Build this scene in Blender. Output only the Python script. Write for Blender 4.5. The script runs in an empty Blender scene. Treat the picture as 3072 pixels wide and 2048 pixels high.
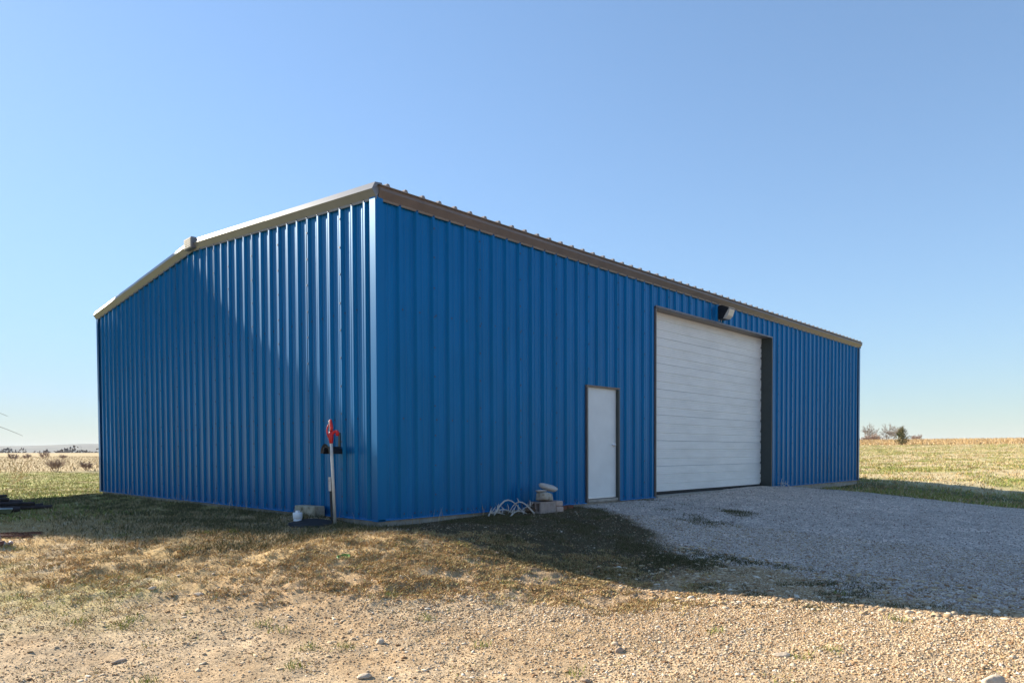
import bpy, math, random
import numpy as np
from mathutils import Vector, Matrix
R=math.radians
sc=bpy.context.scene
random.seed(7); RNG=np.random.default_rng(7)

# ---------------------------------------------------------------- camera, sky, sun, exposure
cd=bpy.data.cameras.new('camera'); cam=bpy.data.objects.new('camera',cd); sc.collection.objects.link(cam); sc.camera=cam
cd.sensor_width=36; cd.lens=24.762; cd.shift_y=0.1273; cd.clip_start=.05; cd.clip_end=20000
_y,_p,_r=0.7688,-0.0255,-0.0039
_f=Vector((math.cos(_y)*math.cos(_p),math.sin(_y)*math.cos(_p),math.sin(_p)))
_rt=Vector((math.sin(_y),-math.cos(_y),0)); _up=_rt.cross(_f)
_rt,_up=_rt*math.cos(_r)+_up*math.sin(_r),_up*math.cos(_r)-_rt*math.sin(_r)
cam.matrix_world=Matrix(((_rt.x,_up.x,-_f.x,-5.6737),(_rt.y,_up.y,-_f.y,-8.0461),(_rt.z,_up.z,-_f.z,0.9115),(0,0,0,1)))
SUN_AZ,SUN_EL=-76.0,27.3            # direction the light travels / height of the sun
world=bpy.data.worlds.new('World'); sc.world=world; world.use_nodes=True
wn=world.node_tree; bg=wn.nodes['Background']
sky=wn.nodes.new('ShaderNodeTexSky'); sky.sky_type='NISHITA'; sky.sun_disc=False
sky.sun_elevation=R(SUN_EL); sky.sun_rotation=R(-14); sky.altitude=300; sky.air_density=1.0; sky.dust_density=.12; sky.ozone_density=2.3
# even highlight roll-off over the whole sky (the camera's soft shoulder), no direction in it
_bw=wn.nodes.new('ShaderNodeRGBToBW'); wn.links.new(sky.outputs[0],_bw.inputs[0])
_q=wn.nodes.new('ShaderNodeMath'); _q.operation='MULTIPLY'; _q.inputs[1].default_value=0.185; wn.links.new(_bw.outputs[0],_q.inputs[0])
_q2=wn.nodes.new('ShaderNodeMath'); _q2.operation='POWER'; _q2.inputs[1].default_value=1.4; wn.links.new(_q.outputs[0],_q2.inputs[0])
_q3=wn.nodes.new('ShaderNodeMath'); _q3.operation='ADD'; _q3.inputs[1].default_value=1.0; wn.links.new(_q2.outputs[0],_q3.inputs[0])
_q4=wn.nodes.new('ShaderNodeMath'); _q4.operation='DIVIDE'; _q4.inputs[0].default_value=1.25; wn.links.new(_q3.outputs[0],_q4.inputs[1])
_tn=wn.nodes.new('ShaderNodeMix'); _tn.data_type='RGBA'; _tn.blend_type='MULTIPLY'; _tn.inputs[0].default_value=1; _tn.inputs[7].default_value=(1.0,.985,.985,1); wn.links.new(sky.outputs[0],_tn.inputs[6])
_sc=wn.nodes.new('ShaderNodeVectorMath'); _sc.operation='SCALE'; wn.links.new(_tn.outputs[2],_sc.inputs[0]); wn.links.new(_q4.outputs[0],_sc.inputs['Scale'])
_cl=wn.nodes.new('ShaderNodeMath'); _cl.operation='MULTIPLY'; _cl.use_clamp=True; _cl.inputs[1].default_value=.55; wn.links.new(_q2.outputs[0],_cl.inputs[0])
_tm=wn.nodes.new('ShaderNodeMix'); _tm.data_type='RGBA'; _tm.inputs[6].default_value=(.97,1.0,.975,1); _tm.inputs[7].default_value=(.88,.955,1.10,1); wn.links.new(_cl.outputs[0],_tm.inputs[0]); wn.links.new(_tm.outputs[2],_tn.inputs[7])
wn.links.new(_sc.outputs[0],bg.inputs[0]); bg.inputs[1].default_value=0.093
sd=bpy.data.lights.new('sun','SUN'); sd.energy=5.0; sd.angle=R(.53); sd.color=(1,.90,.73)
sun=bpy.data.objects.new('sun',sd); sc.collection.objects.link(sun)
_d=Vector((math.cos(R(SUN_AZ))*math.cos(R(SUN_EL)),math.sin(R(SUN_AZ))*math.cos(R(SUN_EL)),-math.sin(R(SUN_EL))))
sun.rotation_euler=_d.to_track_quat('-Z','Y').to_euler(); sun.location=(-10,30,25)
vs=sc.view_settings; vs.view_transform='Standard'; vs.look='None'; vs.gamma=1; vs.exposure=1.28; vs.use_curve_mapping=False
sc.cycles.max_bounces=6; sc.cycles.use_denoising=True

# ---------------------------------------------------------------- terrain (pure numpy)
CAM=np.array([-5.6737,-8.0461,0.9115])
L,W,H,RISE=19.2,12.11,4.375,0.515
_C=np.array([
 (0.05,-.03,-.09),(1,-.03,-.085),(2,-.03,-.055),(2.6,-.3,-.05),(3.3,-.3,-.04),(4,-.03,-.045),(5.1,-.03,-.035),(7,-.03,-.015),(10,-.03,.01),(12.5,-.03,.03),(13.3,-.1,0),(15.5,-.03,-.14),(19.2,-.03,-.16),
 (-.03,.6,-.085),(-.2,1.5,-.005),(-.6,1.2,-.05),(-.03,2.2,-.05),(-.03,3,-.06),(-.03,6,-.06),(-.03,9,-.06),(-.03,12.1,-.08),
 (.15,-.6,-.09),(-.35,-1.0,-.09),(.4,-1.35,-.13),(.5,-1.88,-.26),(.84,-3.1,-.52),(1.2,-5,-.53),(1.65,-7,-.52),
 (-.6,-.6,-.08),(-1.2,.4,-.10),(-1.5,-1.2,-.22),(-1.6,-2.4,-.40),(-1.2,-3.6,-.52),(-3.2,-2.2,-.46),(-3.6,-.2,-.26),(-3.8,2.6,-.06),(-2.2,1.6,-.08),
 (-5.7,-8,-.56),(-9,-8,-.6),(-6,-4.5,-.54),(-8,-1,-.42),(-9,4,-.18),(-6,2.5,-.12),(0,-9,-.55),(5,-9,-.58),
 (2.5,-1.5,-.16),(2.6,-3.2,-.44),(5,-2.5,-.22),(5,-5,-.48),(9,-2.5,-.16),(9,-5,-.38),(13,-2.5,-.18),(13,-5,-.42),(17.2,-4.8,-.58),(16.5,-1.5,-.26),
 (19.5,-3.5,-.60),(21.7,-4,-.64),(21.7,-2,-.32),(21.7,0,-.12),(21.7,3,.05),(25,-8,-.7),(30,-2,.2),(12,-12,-.65),
 (-1.2,6,-.10),(-3,7,-.16),(-.7,13.1,-.19),(-1.2,15.5,-.2),(-3,12,-.18),(0.3,18,-.25),(-5,18,-.22),(-8,12,-.2),(5,20,-.2),(15,16,-.05),(-15,0,-.5),(-12,20,-.3),(-5,-20,-.7),(10,-22,-.7),(-22,-10,-.7),(26,12,.35),(30,-20,-.5),
])
def _tps():
    P=_C[:,:2]; d=np.linalg.norm(P[:,None]-P[None],axis=2)
    K=np.where(d>0,d*d*np.log(d+1e-9),0)+np.eye(len(P))*.02
    A=np.c_[np.ones(len(P)),P]; n=len(P)
    M=np.block([[K,A],[A.T,np.zeros((3,3))]])
    s=np.linalg.solve(M,np.r_[_C[:,2],0,0,0]); return s[:n],s[n:]
_w,_a=_tps()
def vnoise(x,y,seed=0):
    xi=np.floor(x).astype(np.int64);yi=np.floor(y).astype(np.int64);fx=x-xi;fy=y-yi
    def hsh(a,b):
        n=(a*374761393+b*668265263+seed*974711)&0x7fffffff
        n=((n^(n>>13))*1274126177)&0x7fffffff
        return ((n^(n>>16))&0xffff)/65535.
    u=fx*fx*(3-2*fx);v=fy*fy*(3-2*fy)
    return (hsh(xi,yi)*(1-u)+hsh(xi+1,yi)*u)*(1-v)+(hsh(xi,yi+1)*(1-u)+hsh(xi+1,yi+1)*u)*v
def fbm(x,y,o=4,seed=0):
    s=0;a=.5;f=1.
    for i in range(o): s=s+a*vnoise(x*f+i*17.3,y*f-i*9.1,seed+i); a*=.5; f*=2.03
    return s
def sst(a,b,x): t=np.clip((x-a)/(b-a),0,1); return t*t*(3-2*t)
def hfar(x,y):
    dx=x-CAM[0];dy=y-CAM[1];r=np.hypot(dx,dy);az=np.degrees(np.arctan2(dy,dx))
    zr=-.1+.030*np.clip(r-25,0,95)-.02*np.clip(r-125,0,200)
    q=r*.82
    zl=-.3+.0138*np.clip(q-50,0,50)+.009*np.clip(q-100,0,200)-.03*np.clip(q-310,0,500)
    zb=-.65+0*r
    wl=sst(45,65,az)*(1-sst(150,179,az)); wr=sst(-35,-8,az)*(1-sst(45,65,az))
    return zr*wr+zl*wl+zb*np.clip(1-wl-wr,0,1)
def hgt(x,y,micro=True):
    x=np.atleast_1d(np.asarray(x,float));y=np.atleast_1d(np.asarray(y,float))
    r=np.hypot(x-CAM[0],y-CAM[1]); t=sst(20,36,r); z=hfar(x,y)
    m=t<1
    if m.any():
        xm,ym=x[m],y[m]; zz=np.full(xm.shape,_a[0])+_a[1]*xm+_a[2]*ym
        for (cx,cy,_),w in zip(_C,_w):
            d2=(xm-cx)**2+(ym-cy)**2; zz+=w*.5*d2*np.log(d2+1e-9)
        z[m]=zz*(1-t[m])+z[m]*t[m]
    if micro:
        k=(1-sst(30,80,r)); e=np.minimum(1,np.maximum(np.maximum(-x,x-L),np.maximum(-y,y-W)).clip(0)/.5)
        z=z+e*k*((fbm(x*1.1,y*1.1,3,5)-.45)*.07+(fbm(x*6,y*6,3,11)-.45)*.03)
        tx=np.clip(((x+2.75)*3.3+(y+.35)*-2.6)/(3.3**2+2.6**2),0,1); wd=1-sst(.8,1.7,np.hypot(x+2.75-tx*3.3,y+.35+tx*2.6))
        n=(r<15)*e; z=z+n*((fbm(x*13,y*13,2,21)-.4)*(.012+.05*wd)+(fbm(x*2.6,y*2.6,2,28)-.4)*.10*wd)
    return z
# ---------------------------------------------------------------- helpers
COL=sc.collection
def tag(o,label=None,cat=None,group=None,kind=None):
    if label: o['label']=label
    if cat: o['category']=cat
    if group: o['group']=group
    if kind: o['kind']=kind
    return o
def link(name,me,mat=None,parent=None,loc=None):
    o=bpy.data.objects.new(name,me); COL.objects.link(o)
    if mat is not None and me is not None and not me.materials: me.materials.append(mat)
    if parent is not None: o.parent=parent; 
    if loc is not None: o.location=loc
    return o
def empty(name,loc,rz=0):
    o=bpy.data.objects.new(name,None); COL.objects.link(o); o.location=loc; o.rotation_euler=(0,0,rz); o.empty_display_size=.1
    return o
def np_mesh(name,V,F):
    """F: (M,k) int array, all faces k-sided"""
    V=np.asarray(V,np.float32); F=np.asarray(F,np.int32); k=F.shape[1]
    me=bpy.data.meshes.new(name)
    me.vertices.add(len(V)); me.vertices.foreach_set('co',V.ravel())
    me.loops.add(F.size); me.loops.foreach_set('vertex_index',F.ravel())
    me.polygons.add(len(F)); me.polygons.foreach_set('loop_start',np.arange(0,F.size,k,dtype=np.int32)); me.polygons.foreach_set('loop_total',np.full(len(F),k,np.int32))
    me.update(calc_edges=True); return me
class MB:
    def __init__(s): s.v=[];s.f=[]
    def add(s,vs,fs):
        b=len(s.v); s.v+= [tuple(v) for v in vs]; s.f+=[tuple(b+i for i in f) for f in fs]; return s
    def box(s,c,d,M=None,bev=0.0):
        x,y,z=d[0]/2,d[1]/2,d[2]/2
        if bev<=0:
            vs=[Vector((sx*x,sy*y,sz*z)) for sx in(-1,1) for sy in(-1,1) for sz in(-1,1)]
            fs=[(0,1,3,2),(4,6,7,5),(0,4,5,1),(2,3,7,6),(0,2,6,4),(1,5,7,3)]
        else:
            b=min(bev,x*.9,y*.9,z*.9); vs=[];
            idx={}
            for sx in(-1,1):
                for sy in(-1,1):
                    for sz in(-1,1):
                        for a in range(3):
                            p=[sx*(x-b),sy*(y-b),sz*(z-b)]; p[a]=[sx*x,sy*y,sz*z][a]
                            idx[(sx,sy,sz,a)]=len(vs); vs.append(Vector(p))
            fs=[]
            for a in range(3):
                o1,o2=[i for i in range(3) if i!=a]
                for sg in(-1,1):
                    q=[]
                    for (u,w) in((-1,-1),(1,-1),(1,1),(-1,1)):
                        k=[0,0,0];k[a]=sg;k[o1]=u;k[o2]=w; q.append(idx[(k[0],k[1],k[2],a)])
                    fs.append(tuple(q))
                for u in(-1,1):
                    for w in(-1,1):
                        k1=[0,0,0];k1[o1]=u;k1[o2]=w
                        q=[]
                        for sg,ax in((-1,o1),(1,o1),(1,o2),(-1,o2)):
                            k=list(k1);k[a]=sg;q.append(idx[(k[0],k[1],k[2],ax)])
                        fs.append(tuple(q))
            for sx in(-1,1):
                for sy in(-1,1):
                    for sz in(-1,1): fs.append(tuple(idx[(sx,sy,sz,a)] for a in range(3)))
        if M is not None: vs=[M@v for v in vs]
        c=Vector(c); return s.add([v+c for v in vs],fs)
    def tube(s,pts,rad,n=8,cap=True,flat=1.0):
        pts=[Vector(p) for p in pts]
        if not hasattr(rad,'__len__'): rad=[rad]*len(pts)
        b=len(s.v); ref=Vector((0,0,1)); N=len(pts)
        pn=None
        for i,p in enumerate(pts):
            t=(pts[min(i+1,N-1)]-pts[max(i-1,0)]).normalized()
            if pn is None:
                a=ref if abs(t.z)<.9 else Vector((1,0,0)); u=t.cross(a).normalized()
            else:
                u=(pn-t*pn.dot(t)).normalized()
            w=t.cross(u); pn=u
            for k in range(n):
                an=2*math.pi*k/n; s.v.append(tuple(p+(u*math.cos(an)+w*math.sin(an)*flat)*rad[i]))
        for i in range(N-1):
            for k in range(n):
                k2=(k+1)%n; s.f.append((b+i*n+k,b+i*n+k2,b+(i+1)*n+k2,b+(i+1)*n+k))
        if cap: s.f.append(tuple(b+k for k in range(n))[::-1]); s.f.append(tuple(b+(N-1)*n+k for k in range(n)))
        return s
    def lathe(s,prof,c=(0,0,0),n=20,M=None):
        b=len(s.v); c=Vector(c)
        for r,z in prof:
            for k in range(n):
                a=2*math.pi*k/n; v=Vector((r*math.cos(a),r*math.sin(a),z))
                if M is not None: v=M@v
                s.v.append(tuple(v+c))
        for i in range(len(prof)-1):
            for k in range(n):
                k2=(k+1)%n; s.f.append((b+i*n+k,b+i*n+k2,b+(i+1)*n+k2,b+(i+1)*n+k))
        s.f.append(tuple(b+k for k in range(n))[::-1]); s.f.append(tuple(b+(len(prof)-1)*n+k for k in range(n)))
        return s
    def extrude(s,prof,axis,a,b,close=True):
        """prof: list of 2d points; axis 0 -> extruded along x with prof=(y,z); axis 1 -> along y with prof=(x,z)"""
        f=(lambda t,p:(t,p[0],p[1])) if axis==0 else (lambda t,p:(p[0],t,p[1]))
        n=len(prof); k=len(s.v)
        s.v+=[f(a,p) for p in prof]+[f(b,p) for p in prof]
        for i in range(n-1+(1 if close else 0)): j=(i+1)%n; s.f.append((k+i,k+j,k+n+j,k+n+i))
        if close: s.f.append(tuple(range(k,k+n))[::-1]); s.f.append(tuple(range(k+n,k+2*n)))
        return s
    def mesh(s,name,smooth=False):
        me=bpy.data.meshes.new(name); me.from_pydata(s.v,[],s.f); me.update()
        if smooth: me.polygons.foreach_set('use_smooth',[True]*len(me.polygons))
        return me
    def build(s,name,mat,parent=None,smooth=False,loc=None):
        return link(name,s.mesh(name,smooth),mat,parent,loc)

# ---------------------------------------------------------------- materials
def mat(name,col,rough=.6,metal=0,spec=.5,tint=None,ior=1.5,var=.0,vscale=8,bump=0,bscale=30,bdist=.01,stretch=None,ramp=None,island=False,coord='Object',detail=4):
    m=bpy.data.materials.new(name); m.use_nodes=True; nt=m.node_tree; b=nt.nodes['Principled BSDF']
    b.inputs['Roughness'].default_value=rough; b.inputs['Metallic'].default_value=metal; b.inputs['Specular IOR Level'].default_value=spec
    b.inputs['Base Color'].default_value=(*col,1)
    b.inputs['IOR'].default_value=ior
    if tint: b.inputs['Specular Tint'].default_value=(*tint,1)
    tc=nt.nodes.new('ShaderNodeTexCoord'); src=tc.outputs[coord]
    if stretch:
        mp=nt.nodes.new('ShaderNodeMapping'); mp.inputs['Scale'].default_value=stretch; nt.links.new(src,mp.inputs[0]); src=mp.outputs[0]
    if var>0 or ramp:
        if island:
            g=nt.nodes.new('ShaderNodeNewGeometry'); fac=g.outputs['Random Per Island']
        else:
            n=nt.nodes.new('ShaderNodeTexNoise'); n.inputs['Scale'].default_value=vscale; n.inputs['Detail'].default_value=detail; n.inputs['Roughness'].default_value=.62
            nt.links.new(src,n.inputs['Vector']); fac=n.outputs[0]
        cr=nt.nodes.new('ShaderNodeValToRGB'); e=cr.color_ramp.elements
        if ramp:
            while len(e)>1: e.remove(e[-1])
            e[0].position=ramp[0][0]; e[0].color=(*ramp[0][1],1)
            for p,c in ramp[1:]: q=e.new(p); q.color=(*c,1)
        else:
            e[0].position=.28; e[1].position=.72
            e[0].color=(*[max(0,c*(1-var)) for c in col],1); e[1].color=(*[min(1,c*(1+var)) for c in col],1)
        nt.links.new(fac,cr.inputs[0]); nt.links.new(cr.outputs[0],b.inputs['Base Color'])
    if bump>0:
        n2=nt.nodes.new('ShaderNodeTexNoise'); n2.inputs['Scale'].default_value=bscale; n2.inputs['Detail'].default_value=4
        nt.links.new(src,n2.inputs['Vector']); bp=nt.nodes.new('ShaderNodeBump'); bp.inputs['Strength'].default_value=bump; bp.inputs['Distance'].default_value=bdist
        nt.links.new(n2.outputs[0],bp.inputs['Height']); nt.links.new(bp.outputs[0],b.inputs['Normal'])
    return m
M={}
M['blue']=mat('blue_painted_steel',(.0,.078,.228),rough=.36,spec=.5,ior=1.95,tint=(.06,.5,1.0),var=.16,vscale=1.3,bump=.6,bscale=1.1,bdist=.007,stretch=(2.4,2.4,.6))
M['bluetrim']=mat('blue_trim_steel',(.0,.079,.230),rough=.36,spec=.5,ior=1.95,tint=(.06,.5,1.0),var=.06,vscale=2)
M['bluebase']=mat('blue_base_trim',(.01,.15,.40),rough=.25,spec=.9,tint=(.2,.6,1.0))  # lighter than the wall blue: caught skylight put into the colour
M['bronze']=mat('bronze_trim_steel',(.155,.127,.112),rough=.38,spec=.5,var=.12,vscale=3,bump=.2,bscale=3,bdist=.004)
M['rakem']=mat('grey_rake_steel',(.15,.158,.178),rough=.34,spec=.6,var=.1,vscale=3)
M['roofm']=mat('bronze_roof_steel',(.22,.19,.17),rough=.38,spec=.5,var=.1,vscale=2)
M['dframe']=mat('dark_bronze_frame',(.11,.098,.09),rough=.42,var=.1)
M['jamb']=mat('shaded_jamb_steel',(.042,.052,.050),rough=.5,var=.1)  # bronze jamb darkened, the recess shade is in the colour
M['whited']=mat('white_door_steel',(.72,.72,.70),rough=.42,var=.09,vscale=2.2,detail=8,stretch=(.5,1,1.6),bump=.25,bscale=2,bdist=.006)
M['whitep']=mat('white_man_door',(.66,.68,.68),rough=.42,var=.07,vscale=2.5,detail=9,bump=.12,bscale=3,bdist=.004)
M['rubber']=mat('black_rubber',(.012,.012,.013),rough=.75,var=.3)
M['concrete']=mat('slab_concrete',(.34,.31,.27),rough=.9,spec=.2,var=.28,vscale=6,bump=.6,bscale=30)
M['screw']=mat('screw_heads',(.015,.035,.09),rough=.5)
M['chrome']=mat('door_lever_chrome',(.80,.80,.81),rough=.25,metal=.25)
M['lens']=mat('prismatic_lens',(.56,.53,.48),rough=.28,spec=.6,var=.06,vscale=9)
M['black']=mat('black_cast_metal',(.012,.013,.015),rough=.45,var=.3,vscale=10)
M['red']=mat('red_cast_iron',(.52,.012,.018),rough=.42,var=.2,vscale=14,bump=.2,bscale=60,bdist=.003)
M['galv']=mat('galvanised_pipe',(.58,.55,.49),rough=.5,metal=.0,var=.18,vscale=9)
M['stake']=mat('dark_stake_paint',(.018,.02,.018),rough=.6,var=.3)
M['plate']=mat('weathered_plate',(.55,.53,.51),rough=.6,ramp=[(.3,(.25,.22,.20)),(.5,(.58,.56,.54)),(.8,(.68,.66,.63))],vscale=26)
M['pvc']=mat('white_pvc',(.74,.76,.78),rough=.5,ramp=[(.25,(.42,.42,.42)),(.45,(.72,.74,.76)),(1,(.80,.82,.84))],vscale=14)
M['blockm']=mat('old_concrete_block',(.36,.33,.24),rough=.92,spec=.2,ramp=[(.3,(.13,.11,.07)),(.5,(.36,.33,.25)),(.75,(.46,.43,.36))],vscale=9,bump=.7,bscale=40)
M['cinder']=mat('cinder_block',(.33,.27,.24),rough=.95,spec=.15,var=.2,vscale=12,bump=.8,bscale=90)
M['brick']=mat('pinkish_paver',(.46,.35,.30),rough=.92,spec=.2,var=.18,vscale=14,bump=.6,bscale=60)
M['redbrick']=mat('dark_red_brick',(.17,.065,.04),rough=.9,spec=.2,var=.3,vscale=14,bump=.5,bscale=60)
M['rough_rock']=mat('pitted_limestone',(.42,.38,.31),rough=.95,spec=.15,ramp=[(.3,(.17,.14,.10)),(.5,(.40,.36,.30)),(.8,(.52,.48,.42))],vscale=16,bump=1,bscale=22,bdist=.02)
M['smooth_rock']=mat('smooth_grey_stone',(.48,.45,.42),rough=.85,spec=.25,var=.2,vscale=7,bump=.4,bscale=24)
M['white_rock']=mat('pale_limestone',(.54,.44,.33),rough=.9,spec=.2,var=.22,vscale=18,bump=.7,bscale=30)
M['tan_rock']=mat('tan_fieldstone',(.42,.31,.22),rough=.9,spec=.2,var=.25,vscale=18,bump=.7,bscale=30)
M['antler']=mat('bleached_antler',(.50,.475,.44),rough=.7,var=.2,vscale=12,bump=.3,bscale=60,bdist=.003)
M['shell']=mat('brown_driftwood',(.11,.065,.035),rough=.8,var=.5,vscale=12,bump=.8,bscale=25)
M['rustpipe']=mat('dark_rusty_pipe',(.055,.036,.034),rough=.7,metal=.2,var=.45,vscale=9,bump=.3,bscale=40,bdist=.004)
M['rust']=mat('bright_rust',(.13,.05,.035),rough=.8,ramp=[(.25,(.04,.018,.015)),(.5,(.13,.05,.035)),(.8,(.24,.12,.085))],vscale=14,bump=.7,bscale=40)
M['pale_rust']=mat('pale_weathered_steel',(.55,.45,.42),rough=.6,ramp=[(.3,(.22,.09,.07)),(.5,(.5,.38,.34)),(.75,(.72,.66,.63))],vscale=18)
M['palesheet']=mat('pale_galvanised_sheet',(.48,.52,.54),rough=.4,metal=.3,var=.25)
M['green']=mat('green_plastic',(.06,.22,.02),rough=.45,var=.15)
M['bark']=mat('grey_bark',(.25,.21,.18),rough=.95,spec=.1,var=.3,vscale=6)
M['twig']=mat('brown_twig',(.30,.21,.165),rough=.95,spec=.1,var=.3,vscale=6)
M['cedarleaf']=mat('cedar_foliage',(.06,.07,.03),rough=.9,spec=.1,island=True,ramp=[(0,(.04,.06,.03)),(.4,(.085,.10,.04)),(.7,(.20,.16,.06)),(1,(.28,.19,.09))])
M['darkleaf']=mat('evergreen_foliage',(.04,.06,.02),rough=.9,spec=.1,island=True,ramp=[(0,(.025,.04,.018)),(1,(.06,.08,.03))])
M['farleaf']=mat('far_bare_thicket',(.10,.085,.075),rough=.95,spec=.1,island=True,ramp=[(0,(.065,.05,.045)),(1,(.15,.12,.10))])
M['hill']=mat('far_hill_cover',(.16,.14,.10),rough=1,spec=.05,var=.3,vscale=.01,coord='Object')
M['wood']=mat('weathered_pole',(.17,.13,.10),rough=.9,spec=.1)
M['grassg']=mat('green_grass',(.1,.12,.04),rough=.8,spec=.2,island=True,ramp=[(0,(.05,.055,.022)),(.4,(.085,.09,.032)),(.7,(.13,.115,.05)),(1,(.26,.19,.11))])  # greens darkened to carry the shade beside the walls
M['grassb']=mat('bright_grass',(.1,.14,.03),rough=.8,spec=.2,island=True,ramp=[(0,(.15,.20,.035)),(.5,(.27,.31,.06)),(1,(.44,.40,.15))])
M['grassd']=mat('dry_grass',(.36,.28,.16),rough=.85,spec=.2,island=True,ramp=[(0,(.24,.14,.06)),(.25,(.42,.27,.11)),(.55,(.54,.385,.185)),(.85,(.62,.48,.28)),(1,(.66,.56,.40))])
M['dead']=mat('shaded_dead_grass',(.14,.10,.06),rough=.85,spec=.1,island=True,ramp=[(0,(.06,.04,.025)),(.5,(.13,.09,.055)),(1,(.24,.18,.12))])  # dry grass in a darker tone, with shade put into its colour
M['weed']=mat('brown_green_weeds',(.3,.2,.1),rough=.85,spec=.15,island=True,ramp=[(0,(.30,.18,.09)),(.4,(.50,.33,.165)),(.72,(.54,.40,.19)),(.9,(.42,.39,.15)),(1,(.64,.53,.32))])
M['stones']=mat('gravel_stones',(.4,.33,.25),rough=.9,spec=.2,island=True,ramp=[(0,(.20,.105,.05)),(.15,(.34,.21,.115)),(.4,(.46,.335,.20)),(.7,(.54,.42,.28)),(.9,(.62,.52,.39)),(1,(.70,.63,.54))])
M['dstones']=mat('drive_gravel_stones',(.4,.33,.25),rough=.9,spec=.2,island=True,ramp=[(0,(.24,.15,.12)),(.2,(.43,.34,.29)),(.55,(.58,.49,.43)),(1,(.70,.65,.60))])

# ---------------------------------------------------------------- ground zones and ground sheet
DRIVE=np.array([(4.34,.3),(4.43,-.57),(3.5,-1.68),(2.93,-2.52),(2.73,-3.13),(2.64,-3.68),(2.57,-4.24),(2.37,-4.9),(2.05,-5.72),(1.9,-6.5),(1.9,-7.3),(2.4,-14),(6,-40),(22,-40),(17.5,-12),(15.9,-5),(15,-3.3),(15.4,-1.6),(15.6,-.6),(14.6,-.1),(14.4,.3)])
def psd(x,y,P):
    ins=np.zeros(x.shape,bool); dm=np.full(x.shape,1e9)
    for i in range(len(P)):
        (x1,y1),(x2,y2)=P[i],P[(i+1)%len(P)]
        c=((y1>y)!=(y2>y)); 
        if y1!=y2: ins^=c&(x<(x2-x1)*(y-y1)/(y2-y1)+x1)
        dx,dy=x2-x1,y2-y1; t=np.clip(((x-x1)*dx+(y-y1)*dy)/(dx*dx+dy*dy),0,1)
        dm=np.minimum(dm,np.hypot(x-x1-t*dx,y-y1-t*dy))
    return np.where(ins,dm,-dm)
def zones(x,y):
    x=np.asarray(x,float);y=np.asarray(y,float)
    r=np.hypot(x-CAM[0],y-CAM[1]); az=np.degrees(np.arctan2(y-CAM[1],x-CAM[0]))
    n1=fbm(x*.9,y*.9,3,31)-.44; n2=fbm(x*3.1,y*3.1,3,41)-.44
    dr=sst(-.22,.22,psd(x,y,DRIVE)+n1*.9+n2*.5)
    front=(y<0)
    # weeds on the pad slope below the near corner
    tx=np.clip(((x+2.75)*3.3+(y+.35)*-2.6)/(3.3**2+2.6**2),0,1); dseg=np.hypot(x+2.75-tx*3.3,y+.35+tx*2.6)
    weed=1-sst(.85,1.7,dseg+n1*1.3+n2*.8)
    # lawn by the long wall, left of the drive, its colour darkened as shade
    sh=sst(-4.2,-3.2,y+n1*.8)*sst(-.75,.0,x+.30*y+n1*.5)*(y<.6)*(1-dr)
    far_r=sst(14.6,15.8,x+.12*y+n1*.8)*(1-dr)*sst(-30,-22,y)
    # dry lawn on the gable side
    dry=sst(-2.6,.4,y+.38*(x+3.2)+n1*1.8+n2*.6)*sst(.2,-.9,x)*(r<30)
    strip=sst(-3.8,-.8,x+n1*.9)*(x<.2)*(y>-.4)*(y<13.5)  # band by the gable wall, ground colour darkened to imitate shade
    lawn=sst(11,16,r)*(1-dr)*(1-far_r)*sst(-8,4,y)
    return dict(r=r,az=az,dr=dr,weed=weed*(1-dr),sh=sh,far_r=far_r,dry=dry,strip=strip,lawn=lawn,n1=n1,n2=n2)
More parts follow.
